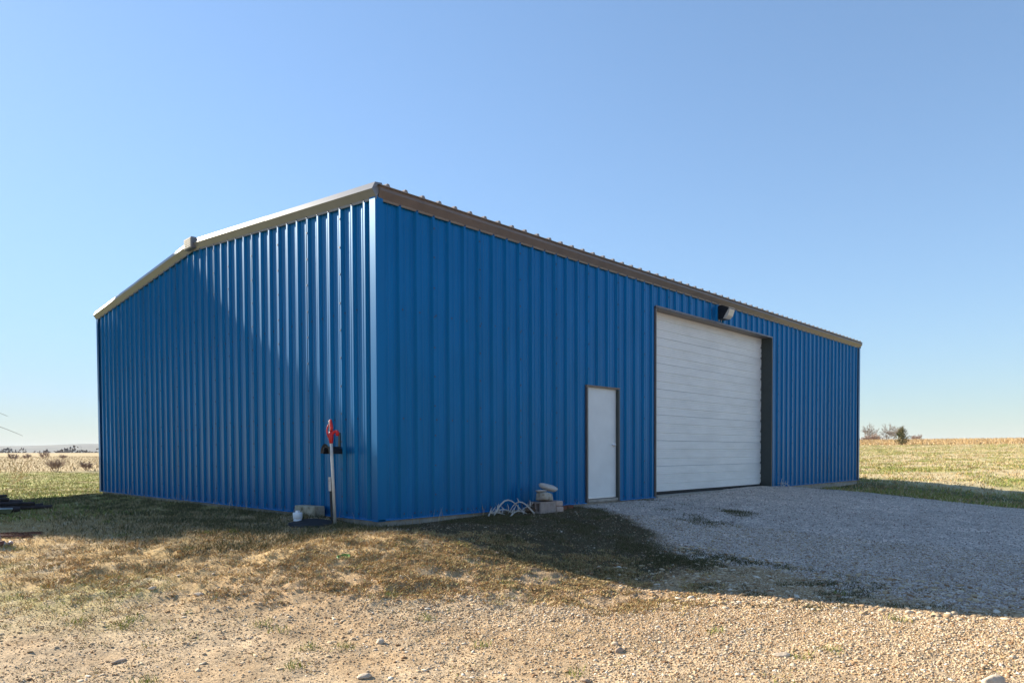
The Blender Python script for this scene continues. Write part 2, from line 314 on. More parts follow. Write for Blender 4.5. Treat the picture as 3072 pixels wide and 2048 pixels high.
def gcolor(x,y):
    z=zones(x,y); n1,n2,r,az=z['n1'],z['n2'],z['r'],z['az']
    n3=fbm(x*9,y*9,2,77)-.37
    c3=lambda *c:np.array(c)[None,:]
    def mixc(a,b,w): return a*(1-w[:,None])+b*w[:,None]
    col=np.repeat(c3(.43,.30,.175),len(x),0)
    col=mixc(col,c3(.50,.375,.24),sst(-.1,.25,n1+n2*.6+.06))
    col=mixc(col,c3(.44,.29,.165),z['weed']*sst(-.15,.2,n2+.1)*.85)
    dryc=mixc(np.repeat(c3(.50,.345,.16),len(x),0),c3(.36,.335,.13),sst(.02,.3,n1*1.2+n2*.5)*.8)
    dryc=mixc(dryc,c3(.58,.47,.32),sst(.02,.3,n3+n2*.4)*.7)
    col=mixc(col,dryc,z['dry'])
    shade_col=mixc(np.repeat(c3(.065,.062,.032),len(x),0),c3(.14,.10,.065),sst(-.12,.2,n2+n1*.4))  # dark grass and soil tones with the shade by the walls mixed in
    col=mixc(col,shade_col,z['sh']*.9)
    col=mixc(col,shade_col,z['strip']*.9)
    # open fields
    left=sst(40,60,az)
    lawnR=mixc(np.repeat(c3(.52,.43,.25),len(x),0),c3(.32,.325,.10),np.clip(sst(-.12,.18,n1*.6+fbm(x*.25,y*.25,3,91)-.44)*(1-.55*sst(30,75,r)),0,1))
    lawnL=mixc(np.repeat(c3(.38,.375,.12),len(x),0),c3(.48,.38,.19),sst(-.05,.25,n1+n2*.3))
    lw=lawnR*(1-left[:,None])+lawnL*left[:,None]
    col=mixc(col,lw,np.maximum(z['lawn'],0))
    fr=mixc(np.repeat(c3(.10,.115,.04),len(x),0),c3(.30,.25,.14),sst(-.1,.2,n1+n2*.4)*.5)  # dark green past the drive: building's shade painted in, fading to lawn colour
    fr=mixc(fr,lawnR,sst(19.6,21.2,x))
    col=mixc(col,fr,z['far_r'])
    brown=c3(.45,.345,.19)*(1+.5*(fbm(x*.05,y*.05,3,55)-.44))[:,None]
    fl=sst(57,68,r+6*(fbm(x*.12,y*.12,2,19)-.4))*left
    frr=sst(80,88,r+4*(fbm(x*.2,y*.2,2,23)-.4))*(1-left)*(az>-60)
    col=mixc(col,brown,fl); col=mixc(col,c3(.55,.405,.235)*np.ones((len(x),1)),frr)
    col=mixc(col,c3(.60,.505,.435)*(1+.35*n1)[:,None],z['dr'])
    grav=np.maximum(z['dr'],.55*sst(-2.2,1.2,x+.25*(y+6)+n1)*sst(-3.1,-4.2,y+n1)*(r<16))
    return np.c_[np.clip(col,0,1),grav]
A1=np.radians(np.linspace(0,90,600)); A2=np.radians(np.linspace(90,360,150)[1:-1]); AN=np.r_[A1,A2]
RR=np.r_[[.25,.8,1.5,2.2],np.geomspace(3,40,400),np.geomspace(40,5000,110)[1:]]
gx=CAM[0]+RR[:,None]*np.cos(AN)[None]; gy=CAM[1]+RR[:,None]*np.sin(AN)[None]
nr,na=gx.shape; gx=gx.ravel(); gy=gy.ravel(); gz=hgt(gx,gy)
inside=(gx>.25)&(gx<L-.25)&(gy>.25)&(gy<W-.25); gz[inside]=np.minimum(gz[inside],-.35)
ii=np.arange(nr*na).reshape(nr,na); j2=np.roll(ii,-1,axis=1)
F=np.stack([ii[:-1],j2[:-1],j2[1:],ii[1:]],-1)[:, :,::1].reshape(-1,4)[:,::-1]
gm=np_mesh('ground',np.c_[gx,gy,gz],F); gm.polygons.foreach_set('use_smooth',[True]*len(gm.polygons))
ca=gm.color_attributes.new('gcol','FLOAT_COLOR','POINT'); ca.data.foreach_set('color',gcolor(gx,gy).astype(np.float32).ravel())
def ground_mat():
    m=bpy.data.materials.new('ground_cover'); m.use_nodes=True; nt=m.node_tree; N=nt.nodes; Lk=nt.links; b=N['Principled BSDF']
    b.inputs['Roughness'].default_value=.95; b.inputs['Specular IOR Level'].default_value=.12
    at=N.new('ShaderNodeAttribute'); at.attribute_name='gcol'; tc=N.new('ShaderNodeTexCoord')
    def noise(s,d,r=.6):
        n=N.new('ShaderNodeTexNoise'); n.inputs['Scale'].default_value=s; n.inputs['Detail'].default_value=d; n.inputs['Roughness'].default_value=r; Lk.new(tc.outputs['Object'],n.inputs['Vector']); return n
    na_,nb_=noise(2.2,6),noise(38,5,.7)
    def mr(src,a,b_,lo=.3,hi=.7):
        q=N.new('ShaderNodeMapRange'); q.inputs[1].default_value=lo;q.inputs[2].default_value=hi;q.inputs[3].default_value=a;q.inputs[4].default_value=b_; Lk.new(src,q.inputs[0]); return q.outputs[0]
    mu=N.new('ShaderNodeMath'); mu.operation='MULTIPLY'; Lk.new(mr(na_.outputs[0],.8,1.2),mu.inputs[0]); Lk.new(mr(nb_.outputs[0],.55,1.4),mu.inputs[1])
    vm=N.new('ShaderNodeVectorMath'); vm.operation='SCALE'; Lk.new(at.outputs['Color'],vm.inputs[0]); Lk.new(mu.outputs[0],vm.inputs['Scale'])
    vo=N.new('ShaderNodeTexVoronoi'); vo.inputs['Scale'].default_value=34; Lk.new(tc.outputs['Object'],vo.inputs['Vector'])
    bw=N.new('ShaderNodeSeparateColor'); Lk.new(vo.outputs['Color'],bw.inputs[0])
    vs2=N.new('ShaderNodeVectorMath'); vs2.operation='SCALE'; Lk.new(vm.outputs[0],vs2.inputs[0]); Lk.new(mr(bw.outputs[0],.55,1.45,0,1),vs2.inputs['Scale'])
    mx=N.new('ShaderNodeMix'); mx.data_type='RGBA'; Lk.new(at.outputs['Alpha'],mx.inputs[0]); Lk.new(vm.outputs[0],mx.inputs[6]); Lk.new(vs2.outputs[0],mx.inputs[7]); Lk.new(mx.outputs[2],b.inputs['Base Color'])
    b1=N.new('ShaderNodeBump'); b1.inputs['Strength'].default_value=.55; b1.inputs['Distance'].default_value=.025; Lk.new(nb_.outputs[0],b1.inputs['Height'])
    b2=N.new('ShaderNodeBump'); b2.invert=True; b2.inputs['Distance'].default_value=.02; Lk.new(at.outputs['Alpha'],b2.inputs['Strength']); Lk.new(vo.outputs['Distance'],b2.inputs['Height']); Lk.new(b1.outputs[0],b2.inputs['Normal'])
    Lk.new(b2.outputs[0],b.inputs['Normal']); return m
tag(link('ground',gm,ground_mat()),kind='structure')
def hz(x,y): return float(hgt(x,y)[0])
# ---------------------------------------------------------------- the blue metal building
B=empty('metal_building',(0,0,0)); tag(B,'blue ribbed metal workshop building with bronze trim and white doors','building')
FT=.3048
def zsplit(ua,ub,z0,z1,ops):
    iv=[(z0,z1)]; um=(ua+ub)/2
    for (a,b,c,d) in ops:
        if a<um<b:
            nv=[]
            for p,q in iv:
                if c>p: nv.append((p,min(q,c)))
                if d<q: nv.append((max(p,d),q))
            iv=[k for k in nv if k[1]-k[0]>.002]
    return iv
def profile(ribs,minors=True):
    pts=[]
    for c in ribs:
        pts+=[(c-.046,0),(c-.019,.040),(c+.019,.040),(c+.046,0)]
        if minors:
            for k in(.1016,.2032): pts+=[(c+k-.022,0),(c+k-.012,.005),(c+k+.012,.005),(c+k+.022,0)]
    return pts
def wall_panels(ribs,laps,u1,P,top,ops,nm,mt):
    """P(u,w,z) -> xyz ; one mesh per sheet"""
    pr=profile(ribs); us=np.array([p[0] for p in pr]); ws=np.array([p[1] for p in pr])
    edges=[0]+[c+.016 for c in laps]+[u1]
    for kk,(a,b) in enumerate(zip(edges[:-1],edges[1:])):
        off=.003*(kk%2)
        bp=sorted(set([a,b]+[u for u in us if a<u<b]+[q for o in ops for q in o[:2] if a<q<b]+([W/2] if nm=='g' and a<W/2<b else [])))
        mb=MB()
        for ua,ub in zip(bp[:-1],bp[1:]):
            if ub-ua<1e-4: continue
            wa,wb=np.interp([ua,ub],us,ws,left=0,right=0)-off
            for p,q in zsplit(ua,ub,0.0,99,ops):
                za,zb=(top(ua),top(ub)) if q==99 else (q,q)
                mb.add([P(ua,wa,p),P(ub,wb,p),P(ub,wb,zb),P(ua,wa,za)],[(0,1,2,3)])
        if mb.f: mb.build('wall_panel',mt,B)
OPS=[(4.60,5.605,-1,2.175),(6.92,12.46,-1,3.93)]
fr=[(t+1.2877)*FT-.016 for t in range(-1,62)]; fl=[(t+1.2877)*FT-.016 for t in range(2,60,3)]
gr=[(t+.8032)*FT-.016 for t in range(0,40)]; gl=[(t+.8032)*FT-.016 for t in(2,5,8,11,14,16,19,22,25,28,31,34,37)]
gtop=lambda y:H+RISE*(1-abs(y-W/2)/(W/2))+.03
wall_panels(fr,fl,L,lambda u,w,z:(u,-w,z),lambda u:H+.05,OPS,'f',M['blue'])
wall_panels(gr,gl,W,lambda u,w,z:(-w,u,z),gtop,[],'g',M['blue'])
# rear long wall and far end wall (out of sight): plain ribbed sheets
wall_panels(fr,[fl[i] for i in range(2,len(fl),3)],L,lambda u,w,z:(u,W+w,z),lambda u:H+.05,[],'r',M['blue'])
wall_panels(gr,[gl[i] for i in range(2,len(gl),3)],W,lambda u,w,z:(L+w,u,z),gtop,[],'g',M['blue'])
# slab
MB().box((L/2,W/2,-.402),(L-.02,W-.02,.8)).build('foundation_slab',M['concrete'],B)
for a,b in((-.03,4.57),(5.64,6.88),(12.5,L+.03)): MB().extrude([(-.046,-.004),(-.046,.012),(-.001,.016),(-.001,-.004)],0,a,b).build('base_trim',M['bluebase'],B)
MB().extrude([(-.0465,-.0045),(-.0465,.0115),(-.0012,.0155),(-.0012,-.0045)],1,-.03,W+.03).build('base_trim',M['bluebase'],B)
# corner trims
def corner(cx,cy,sx,sy,z1):
    t=.046; w=.085; o=MB()
    p=[(t,t),(t,-w),(t-.004,-w),(t-.004,t-.004),(-w,t-.004),(-w,t)]
    pts=[(cx+sx*a,cy+sy*b) for a,b in p]; n=len(pts)
    o.v=[(x,y,-.012) for x,y in pts]+[(x,y,z1) for x,y in pts]
    o.f=[(i,(i+1)%n,n+(i+1)%n,n+i) for i in range(n)]+[tuple(range(n)),tuple(range(n,2*n))]
    return o.build('corner_trim',M['bluetrim'],B)
corner(0,0,-1,-1,H+.13); corner(L,0,1,-1,H+.02); corner(0,W,-1,1,H+.02); corner(L,W,1,1,H+.02)
# screws on lap ribs and along the base: too small to pick apart
mb=MB()
def screw(p,ax):
    r=.0135; n=6; a=[2*math.pi*k/n for k in range(n)]
    if ax==1: q=[(p[0]+r*math.cos(t),p[1],p[2]+r*math.sin(t)) for t in a]; q2=[(x,y-.007,z) for x,y,z in q]
    else: q=[(p[0],p[1]+r*math.cos(t),p[2]+r*math.sin(t)) for t in a]; q2=[(x-.007,y,z) for x,y,z in q]
    mb.add(q+q2,[(i,(i+1)%n,n+(i+1)%n,n+i) for i in range(n)]+[tuple(range(n,2*n))])
def blocked(u,z): return any(a-.02<u<b+.02 and c<z<d for a,b,c,d in OPS)
for c in fl:
    for k in range(10):
        z=.33+k*.43
        if z<H-.05 and not blocked(c,z): screw((c+random.uniform(-.004,.004),-.040,z+random.uniform(-.01,.01)),1)
for c in fr[1:]:
    for z in(.07,1.42,2.95):
        for o in((.06,.245) if z<.1 else (.06,)):
            if c+o<L-.1 and not blocked(c+o,z): screw((c+o,-.0005,z),1)
mb.build('screw_heads',M['screw'],B)['kind']='stuff'
mb=MB()
for c in gl:
    for k in range(12):
        z=.30+k*.40
        if z<gtop(c)-.1: screw((-.040,c+random.uniform(-.004,.004),z+random.uniform(-.01,.01)),0)
for c in gr[:-1]:
    for z in(.07,1.42,2.95):
        for o in((.06,.245) if z<.1 else (.245,)): screw((-.0005,c+o,z),0)
mb.build('screw_heads',M['screw'],B)['kind']='stuff'
# eave trim (front), in three lengths
EP=[(-.036,4.362),(-.043,4.392),(-.108,4.478),(-.100,4.543),(-.03,4.553),(-.03,4.40)]
for k,(a,b) in enumerate([(.005,6.3),(6.3,12.6),(12.6,L+.06)]):
    e=.0015*(k%2); pp=[(y-e,z) for y,z in EP]
    MB().extrude(pp,0,a-.02*(k>0),b).build('eave_trim',M['bronze'],B)
EPb=[(W-y,z) for y,z in EP]; MB().extrude(EPb,0,.005,L+.06).build('eave_trim',M['bronze'],B)
# rake trim: sloped profile swept along the roof edge
def rake(xs,y0,y1,e=0.0):
    pr=[(-.036,-.012),(-.042,.02),(-.108,.115),(-.055,.215),(.06,.228),(.06,.19),(-.03,.02)]
    def zz(y): return H+RISE*(1-abs(y-W/2)/(W/2))
    mb=MB(); n=len(pr)
    for y in(y0,y1):
        for x,z in pr: mb.v.append((xs(x-e),y,zz(y)+z+e))
    mb.f=[(i,(i+1)%n,n+(i+1)%n,n+i) for i in range(n)]+[tuple(range(n))[::-1],tuple(range(n,2*n))]
    return mb.build('rake_trim',M['rakem'],B)
for xs in(lambda x:x,lambda x:L-x):
    rake(xs,-.065,3.05); rake(xs,2.98,W/2,.0025); rake(xs,W/2,9.1,.0025); rake(xs,9.03,W+.075)
# small dark screws along the trim lips
mb=MB()
for c in gr:
    if c<W-.1: screw((-.0395,c,H+RISE*(1-abs(c-W/2)/(W/2))+.006),0)
for c in fr[1:]: screw((c,-.0405,4.377),1)
mb.build('trim_screws',M['screw'],B)['kind']='stuff'
# roof sheets
RZ=4.556; SL=RISE/(W/2)
rr=[(k*FT+.11) for k in range(0,63)]
def roof(front):
    pr=[]
    for c in rr: pr+=[(c-.036,0),(c-.016,.034),(c+.016,.034),(c+.036,0)]
    us=np.array([p[0] for p in pr]); ws=np.array([p[1] for p in pr])
    ed=[-.02]+[rr[i]+.016 for i in range(2,62,3)]+[L+.02]
    for a,b in zip(ed[:-1],ed[1:]):
        bp=sorted(set([a,b]+[u for u in us if a<u<b])); mb=MB()
        yy=(lambda y:y) if front else (lambda y:W-y)
        for ua,ub in zip(bp[:-1],bp[1:]):
            wa,wb=np.interp([ua,ub],us,ws,left=0,right=0); y0,y1=-.135,W/2
            z0=RZ+SL*(y0+.0); z1=RZ+SL*y1
            mb.add([(ua,yy(y0),z0+wa),(ub,yy(y0),z0+wb),(ub,yy(y1),z1+wb),(ua,yy(y1),z1+wa)],[(0,1,2,3)])
            mb.add([(ua,yy(y0),z0-.010),(ub,yy(y0),z0-.010),(ub,yy(y0)+(0 if front else 0),z0+wb),(ua,yy(y0),z0+wa)],[(0,1,2,3)])
            mb.add([(ua,yy(y0),z0-.010),(ub,yy(y0),z0-.010),(ub,yy(.4),z0-.010+SL*.5),(ua,yy(.4),z0-.010+SL*.5)],[(0,1,2,3)])
        mb.build('roof_panel',M['roofm'],B)
roof(True); roof(False)
zr=RZ+SL*W/2
MB().add([(-.02,W/2-.2,zr+.03),(-.02,W/2,zr+.06),(-.02,W/2+.2,zr+.03),(L+.02,W/2-.2,zr+.03),(L+.02,W/2,zr+.06),(L+.02,W/2+.2,zr+.03)],[(0,1,4,3),(1,2,5,4)]).build('ridge_cap',M['roofm'],B)
# boxed cap where the two rakes meet
cap=MB().box((-.09,W/2-.03,H+RISE+.118),(.12,.36,.215),bev=.012).build('ridge_end_cap',M['rakem'],B)
for k in range(5): MB().box((-.153,W/2-.03,H+RISE+.045+.036*k),(.008,.30,.012)).build('slat',M['galv'],cap)
for k in range(3): MB().box((-.1515,W/2-.13+.10*k,H+RISE+.117),(.006,.010,.17)).build('slat',M['galv'],cap)

# personnel door
D=MB().box((5.10,.045,1.115),(.955,.04,2.09),bev=.004).build('door',M['whitep'],B); D['label']='plain white steel personnel door'
MB().box((5.10,.022,.082),(.92,.012,.022)).build('sweep',M['chrome'],D)
MB().extrude([(-.040,2.146),(-.046,2.176),(.06,2.180),(.06,2.146)],0,4.58,5.625).build('door_frame',M['bronze'],B)
for a,b in((4.60,4.628),(5.577,5.605)): MB().box(((a+b)/2,.03,1.065),(b-a,.136,2.13)).build('door_frame',M['dframe' if a<5 else 'jamb'],B)  # right side takes the steel with shade in its colour
for a,b in((4.588,4.5995),(5.6055,5.617)): MB().box(((a+b)/2,-.020,1.066),(b-a,.040,2.14)).build('door_frame',M['dframe'],B)
MB().box((5.10,.03,.035),(.92,.14,.05)).build('threshold',M['concrete'],B)
for zq in(.35,1.07,1.85): MB().tube([(4.634,.018,zq-.05),(4.634,.018,zq+.05)],.008,8).build('hinge',M['chrome'],D,True)
hd=empty('lever_handle',(5.505,.025,1.08)); hd.parent=D; hd.location=(5.505,.025,1.08)
Mx=Matrix.Rotation(R(90),3,'X')
MB().lathe([(.042,0),(.040,.010),(.026,.016),(.014,.018),(.014,.05)],n=16,M=Mx).build('rose',M['chrome'],hd,True)
MB().tube([(0,-.045,0),(-.03,-.05,0),(-.07,-.05,.003),(-.115,-.046,.002)],[.014,.015,.012,.010],8).build('lever',M['chrome'],hd,True)
MB().box((.036,-.004,0),(.03,.008,.03),bev=.002).build('latch_plate',M['chrome'],hd)

# overhead sectional door: seven sections with recessed grooves and pin ribs
OD=empty('overhead_door',(0,0,0)); OD.parent=B; OD['label']='large white sectional overhead door'
n=7; z0,z1=.085,3.955; sh=(z1-z0)/n; x0,x1=6.88,12.50
def section_mesh():
    pr=[(0,.0)]; h=sh-.004
    def groove(c,w,d): return [(c-w,0),(c-w*.55,d),(c+w*.55,d),(c+w,0)]
    for c,w,d in sorted([(.29*h,.015,.017),(.66*h,.015,.017)]+[(f*h,.006,.0045) for f in(.08,.15,.22,.36,.43,.50,.57,.59+.0,.74,.81,.88,.94)]): pr+=groove(c,w,d)
    pr=sorted(set([(0,.006),(.006,0)]+pr[1:]+[(h-.006,0),(h,.006)]))
    mb=MB(); 
    for (za,wa),(zb,wb) in zip(pr[:-1],pr[1:]): mb.add([(x0,wa,za),(x1,wa,za),(x1,wb,zb),(x0,wb,zb)],[(0,1,2,3)])
    mb.add([(x0,.006,0),(x1,.006,0),(x1,.05,0),(x0,.05,0)],[(0,1,2,3)]); mb.add([(x0,.006,h),(x1,.006,h),(x1,.05,h),(x0,.05,h)],[(0,1,2,3)])
    mb.add([(x0,.05,0),(x1,.05,0),(x1,.05,h),(x0,.05,h)],[(0,1,2,3)])
    return mb.mesh('door_section')
sm=section_mesh()
for k in range(n):
    o=link('door_section',sm,M['whited'],OD); o.location=(0,.25+.0012*(k%2),z0+k*sh)
MB().extrude([(.255,.02),(.245,.05),(.25,.086),(.29,.086),(.29,.02)],0,x0,x1).build('bottom_seal',M['rubber'],OD)
for k in range(n*2): MB().box((12.425,.244,z0+k*sh/2+.02),(.05,.012,.045),bev=.003).build('hinge_clip',M['black'],OD)
# jambs, header
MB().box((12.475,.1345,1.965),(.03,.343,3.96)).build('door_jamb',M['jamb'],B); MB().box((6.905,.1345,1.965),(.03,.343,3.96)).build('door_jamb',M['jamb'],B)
MB().box((9.69,.1345,3.9475),(5.53,.343,.025)).build('door_header',M['bronze'],B)
MB().extrude([(-.046,3.926),(-.040,3.965),(-.034,3.965),(-.040,3.924)],0,6.885,12.50).build('header_drip',M['bronze'],B)
for a in(6.893,12.487): MB().box((a,-.020,1.955),(.020,.045,3.93)).build('jamb_trim',M['bronze'],B)
MB().box((9.69,.12,-.005),(5.5,.35,.05)).build('door_sill',M['concrete'],B)

# flood light above the overhead door
WLx=9.66; WL=empty('wall_light',(WLx,-.042,4.18)); WL.scale=(.86,.86,.88); tag(WL,'black wall-pack flood light with pale lens above the big white door','wall light')
hb=MB(); q=[(0,-.17),(0,.17),(-.10,.19),(-.30,.10),(-.30,.085),(-.13,-.17)]
hb.v=[(-.16,y,z) for y,z in q]+[(.16,y,z) for y,z in q]; k=len(q); hb.f=[(i,(i+1)%k,k+(i+1)%k,k+i) for i in range(k)]+[tuple(range(k))[::-1],tuple(range(k,2*k))]
hb.build('housing',M['black'],WL)
ln=MB(); q=[(-.135,-.165),(-.300,.082),(-.325,.055),(-.27,-.10),(-.19,-.165)]
ln.v=[(-.145,y-.004,z) for y,z in q]+[(.145,y-.004,z) for y,z in q]; k=len(q); ln.f=[(i,(i+1)%k,k+(i+1)%k,k+i) for i in range(k)]+[tuple(range(k))[::-1],tuple(range(k,2*k))]
ln.build('lens',M['lens'],WL)
MB().box((0,-.315,.098),(.33,.03,.012),bev=.003).build('visor',M['galv'],WL)
for dx in(-.075,.055):
    MB().tube([(dx,.012,-.17),(dx,.012,-.215)],.011,8).build('conduit',M['galv'],WL); MB().tube([(dx,.012,.17),(dx,.012,.19)],.011,8).build('conduit',M['galv'],WL)

# hose hanger on the gable wall
HH=empty('hose_hanger',(-.033,.90,1.03)); tag(HH,'black metal hose hanger screwed to the blue gable wall behind the red hydrant','hose hanger')
MB().box((-.008,0,.055),(.012,.055,.30),bev=.003).build('back_plate',M['black'],HH)
arm=MB(); 
q=[(-.10+.0,.0)]
hp=[]
for k in range(9):
    a=math.pi*(k/8); hp.append((.085*math.cos(a),-.10+.10*math.sin(a)))
for xa,xb in((-.23,-.012),):
    nn=len(hp); b=len(arm.v)
    for x in(xa,xb):
        for y,z in hp: arm.v.append((x,y,z))
        for y,z in hp: arm.v.append((x,y*.9,z-.008))
    for i in range(nn-1):
        arm.f+=[(b+i,b+i+1,b+2*nn+i+1,b+2*nn+i),(b+nn+i,b+3*nn+i,b+3*nn+i+1,b+nn+i+1),(b+i,b+nn+i,b+nn+i+1,b+i+1),(b+2*nn+i,b+2*nn+i+1,b+3*nn+i+1,b+3*nn+i)]
arm.build('saddle',M['black'],HH)
fl_=MB(); 
for k in range(8):
    a0,a1=math.pi*k/8,math.pi*(k+1)/8
    fl_.add([(-.231,.085*math.cos(a0),-.10+.10*math.sin(a0)),(-.231,.085*math.cos(a1),-.10+.10*math.sin(a1)),(-.245,.125*math.cos(a1),-.10+.14*math.sin(a1)),(-.245,.125*math.cos(a0),-.10+.14*math.sin(a0))],[(0,1,2,3)])
fl_.build('front_lip',M['black'],HH)
# ---------------------------------------------------------------- rocks
def icos(sub=1):
    t=(1+5**.5)/2
    v=[(-1,t,0),(1,t,0),(-1,-t,0),(1,-t,0),(0,-1,t),(0,1,t),(0,-1,-t),(0,1,-t),(t,0,-1),(t,0,1),(-t,0,-1),(-t,0,1)]
    v=[np.array(a)/np.linalg.norm(a) for a in v]
    f=[(0,11,5),(0,5,1),(0,1,7),(0,7,10),(0,10,11),(1,5,9),(5,11,4),(11,10,2),(10,7,6),(7,1,8),(3,9,4),(3,4,2),(3,2,6),(3,6,8),(3,8,9),(4,9,5),(2,4,11),(6,2,10),(8,6,7),(9,8,1)]
    for _ in range(sub):
        c={};nf=[]
        def mid(a,b):
            k=(min(a,b),max(a,b))
            if k not in c: m=v[a]+v[b]; v.append(m/np.linalg.norm(m)); c[k]=len(v)-1
            return c[k]
        for a,b,d in f: x,y,z=mid(a,b),mid(b,d),mid(d,a); nf+=[(a,x,z),(b,y,x),(d,z,y),(x,y,z)]
        f=nf
    return np.array(v),np.array(f)
def rock_mesh(name,size,seed,rough=.18,sub=2,boxy=0.0):
    v,f=icos(sub); r=np.random.default_rng(seed)
    if boxy>0: v=v*(1-boxy)+boxy*np.sign(v)*np.abs(v)**.35*.75
    for k in range(7):
        d=r.normal(size=3); d/=np.linalg.norm(d); a=r.uniform(.55,.95); t=v@d; v=v-np.maximum(0,t-a)[:,None]*d*.85
    n=sum(np.sin(v@r.normal(size=3)*fq+r.uniform(0,6))/fq for fq in(2,3,5,8)); v=v*(1+rough*n[:,None]*.6)
    v=(v-(v.max(0)+v.min(0))/2)/(v.max(0)-v.min(0))*np.array(size); v[:,2]-=v[:,2].min()
    return np_mesh(name,v,f)
def rock(name,loc,size,seed,mt,label,group=None,rz=0,rot=(0,0),rough=.18,boxy=0,cat='rock',smooth=False):
    me=rock_mesh(name,size,seed,rough,2,boxy)
    if smooth: me.polygons.foreach_set('use_smooth',[True]*len(me.polygons))
    o=link(name,me,M[mt]); o.location=loc; o.rotation_euler=(rot[0],rot[1],rz); return tag(o,label,cat,group)

# yard hydrant
hx,hy=-.26,.68; YH=empty('yard_hydrant',(hx,hy,hz(hx,hy)-.02)); tag(YH,'red headed yard hydrant on a tall galvanised pipe beside the gable wall','hydrant')
e1=Vector((.695,-.719,0)); lean=Vector((-.04,.041,0))
def hp_(s,z,o=0): return e1*s+Vector((0,0,z))+lean*(z/1.5)+Vector((-.719,-.695,0))*o
MB().tube([hp_(0,0),hp_(0,1.19)],.0215,12).build('pipe',M['galv'],YH,True)
MB().tube([hp_(0,1.165),hp_(0,1.20),hp_(0,1.215),hp_(0,1.26),hp_(0.004,1.30),hp_(.002,1.34)],[.028,.028,.034,.038,.034,.022],10).build('head',M['red'],YH,True)
sp=MB().tube([hp_(.0,1.27),hp_(.03,1.315),hp_(.065,1.335),hp_(.09,1.33)],[.022,.024,.02,.018],10).build('spout',M['red'],YH,True)
MB().tube([hp_(.088,1.352),hp_(.092,1.325),hp_(.094,1.27)],[.014,.026,.024],10).build('nozzle',M['red'],sp,True)
MB().tube([hp_(.004,1.31),hp_(.018,1.38),hp_(.012,1.44),hp_(.004,1.495),hp_(.002,1.50)],[.022,.027,.026,.022,.015],8,flat=.7).build('lever_handle',M['red'],YH,True)
MB().tube([hp_(-.028,1.245,.01),hp_(-.045,1.29,.012),hp_(-.05,1.34,.014),hp_(-.034,1.40,.014),hp_(-.016,1.43,.012)],[.012,.010,.0105,.012,.012],8).build('link',M['red'],YH,True)
MB().tube([hp_(-.02,1.23,.016),hp_(-.008,1.32,.02),hp_(-.010,1.45,.02),hp_(-.012,1.485,.018)],.007,7).build('rod',M['galv'],YH,True)
MB().tube([hp_(-.034,1.248,.0),hp_(-.005,1.235,.0)],.013,8).build('pivot_bolt',M['galv'],YH,True)
# flat marker stake
sx_,sy_=-.22,.845; ST=empty('marker_stake',(sx_,sy_,hz(sx_,sy_)-.03)); tag(ST,'flat dark marker stake with a pale plate leaning by the hydrant pipe','stake')
Ms=Matrix.Rotation(R(-46),3,'Z')@Matrix.Rotation(R(-1.6),3,'Y')
MB().box((0,0,.33),(.034,.008,.66),M=Ms).build('stake_bar',M['stake'],ST)
MB().box(Ms@Vector((0,-.0065,.58))-Vector((0,0,.0)),(.036,.004,.20),M=Ms).build('plate',M['plate'],ST)
# clean-out pipe
cx_,cy_=-.57,1.17; CP=empty('cleanout_pipe',(cx_,cy_,hz(cx_,cy_)-.02)); tag(CP,'white plastic clean-out pipe with a square plug standing in the grass by the gable wall','pipe')
MB().lathe([(.058,-.05),(.058,.075)],n=20).build('pipe',M['pvc'],CP,True)
cc=MB().lathe([(.064,.072),(.067,.076),(.067,.148),(.060,.156),(.030,.158)],n=20).build('collar',M['pvc'],CP,True)
MB().box((0,0,.170),(.045,.045,.03),M=Matrix.Rotation(R(20),3,'Z'),bev=.004).build('plug',M['pvc'],cc)
# dark round mat
mx_,my_=-.53,.88; mb=MB(); mb.v=[(0,0,.032)]; n=28
for k in range(n):
    a=2*math.pi*k/n; rr_=1+.03*math.sin(3*a+1); px,py=.30*rr_*math.cos(a),.30*rr_*math.sin(a)
    mb.v.append((px,py,hz(mx_+px,my_+py)-hz(mx_,my_)+.026))
for k in range(n): mb.v.append((mb.v[1+k][0]*1.01,mb.v[1+k][1]*1.01,mb.v[1+k][2]-.03))
for k in range(n): j=(k+1)%n; mb.f+=[(0,1+k,1+j),(1+k,1+n+k,1+n+j,1+j)]
o=mb.build('round_mat',M['rubber']); o.location=(mx_,my_,hz(mx_,my_)); tag(o,'flat round black rubber mat lying between the clean-out pipe and the hydrant','mat')
# concrete block at the gable wall
bz=hz(-.17,1.55); o=MB().box((0,0,.075),(.19,.50,.17),bev=.012).build('concrete_block',M['blockm']); o.location=(-.165,1.54,bz-.01); o.rotation_euler=(0,0,R(6)); tag(o,'long weathered concrete block lying against the blue gable wall','concrete block')

# stack of masonry beside the long wall
sx0,sy0=3.06,-.36; sz=hz(sx0,sy0)-.005; ang=R(-4)
def cinder(name,c,d,holes,mt,label,rz):
    o=MB(); x,y,z=d[0]/2,d[1]/2,d[2]/2
    if not holes: o.box((0,0,z),d,bev=.008)
    else:
        # hollow block lying on its side: the cores open to the left end
        t=.028; o.box((0,0,t/2),(d[0],d[1],t)); o.box((0,0,d[2]-t/2),(d[0],d[1],t))
        for k in(-1,0,1): o.box((0,k*(y-t/2),d[2]/2),(d[0],t,d[2]-2*t-.001))
        o.box((x*.4,0,d[2]/2),(d[0]*.3,d[1]-2*t-.001,d[2]-2*t-.002))
    q=o.build(name,M[mt]); q.location=c; q.rotation_euler=(0,0,rz); return tag(q,label,'block')
cinder('cinder_block',(sx0-.03,sy0+.02,sz),(.36,.24,.185),True,'cinder','grey hollow cinder block at the bottom of the stone stack by the long wall',ang)
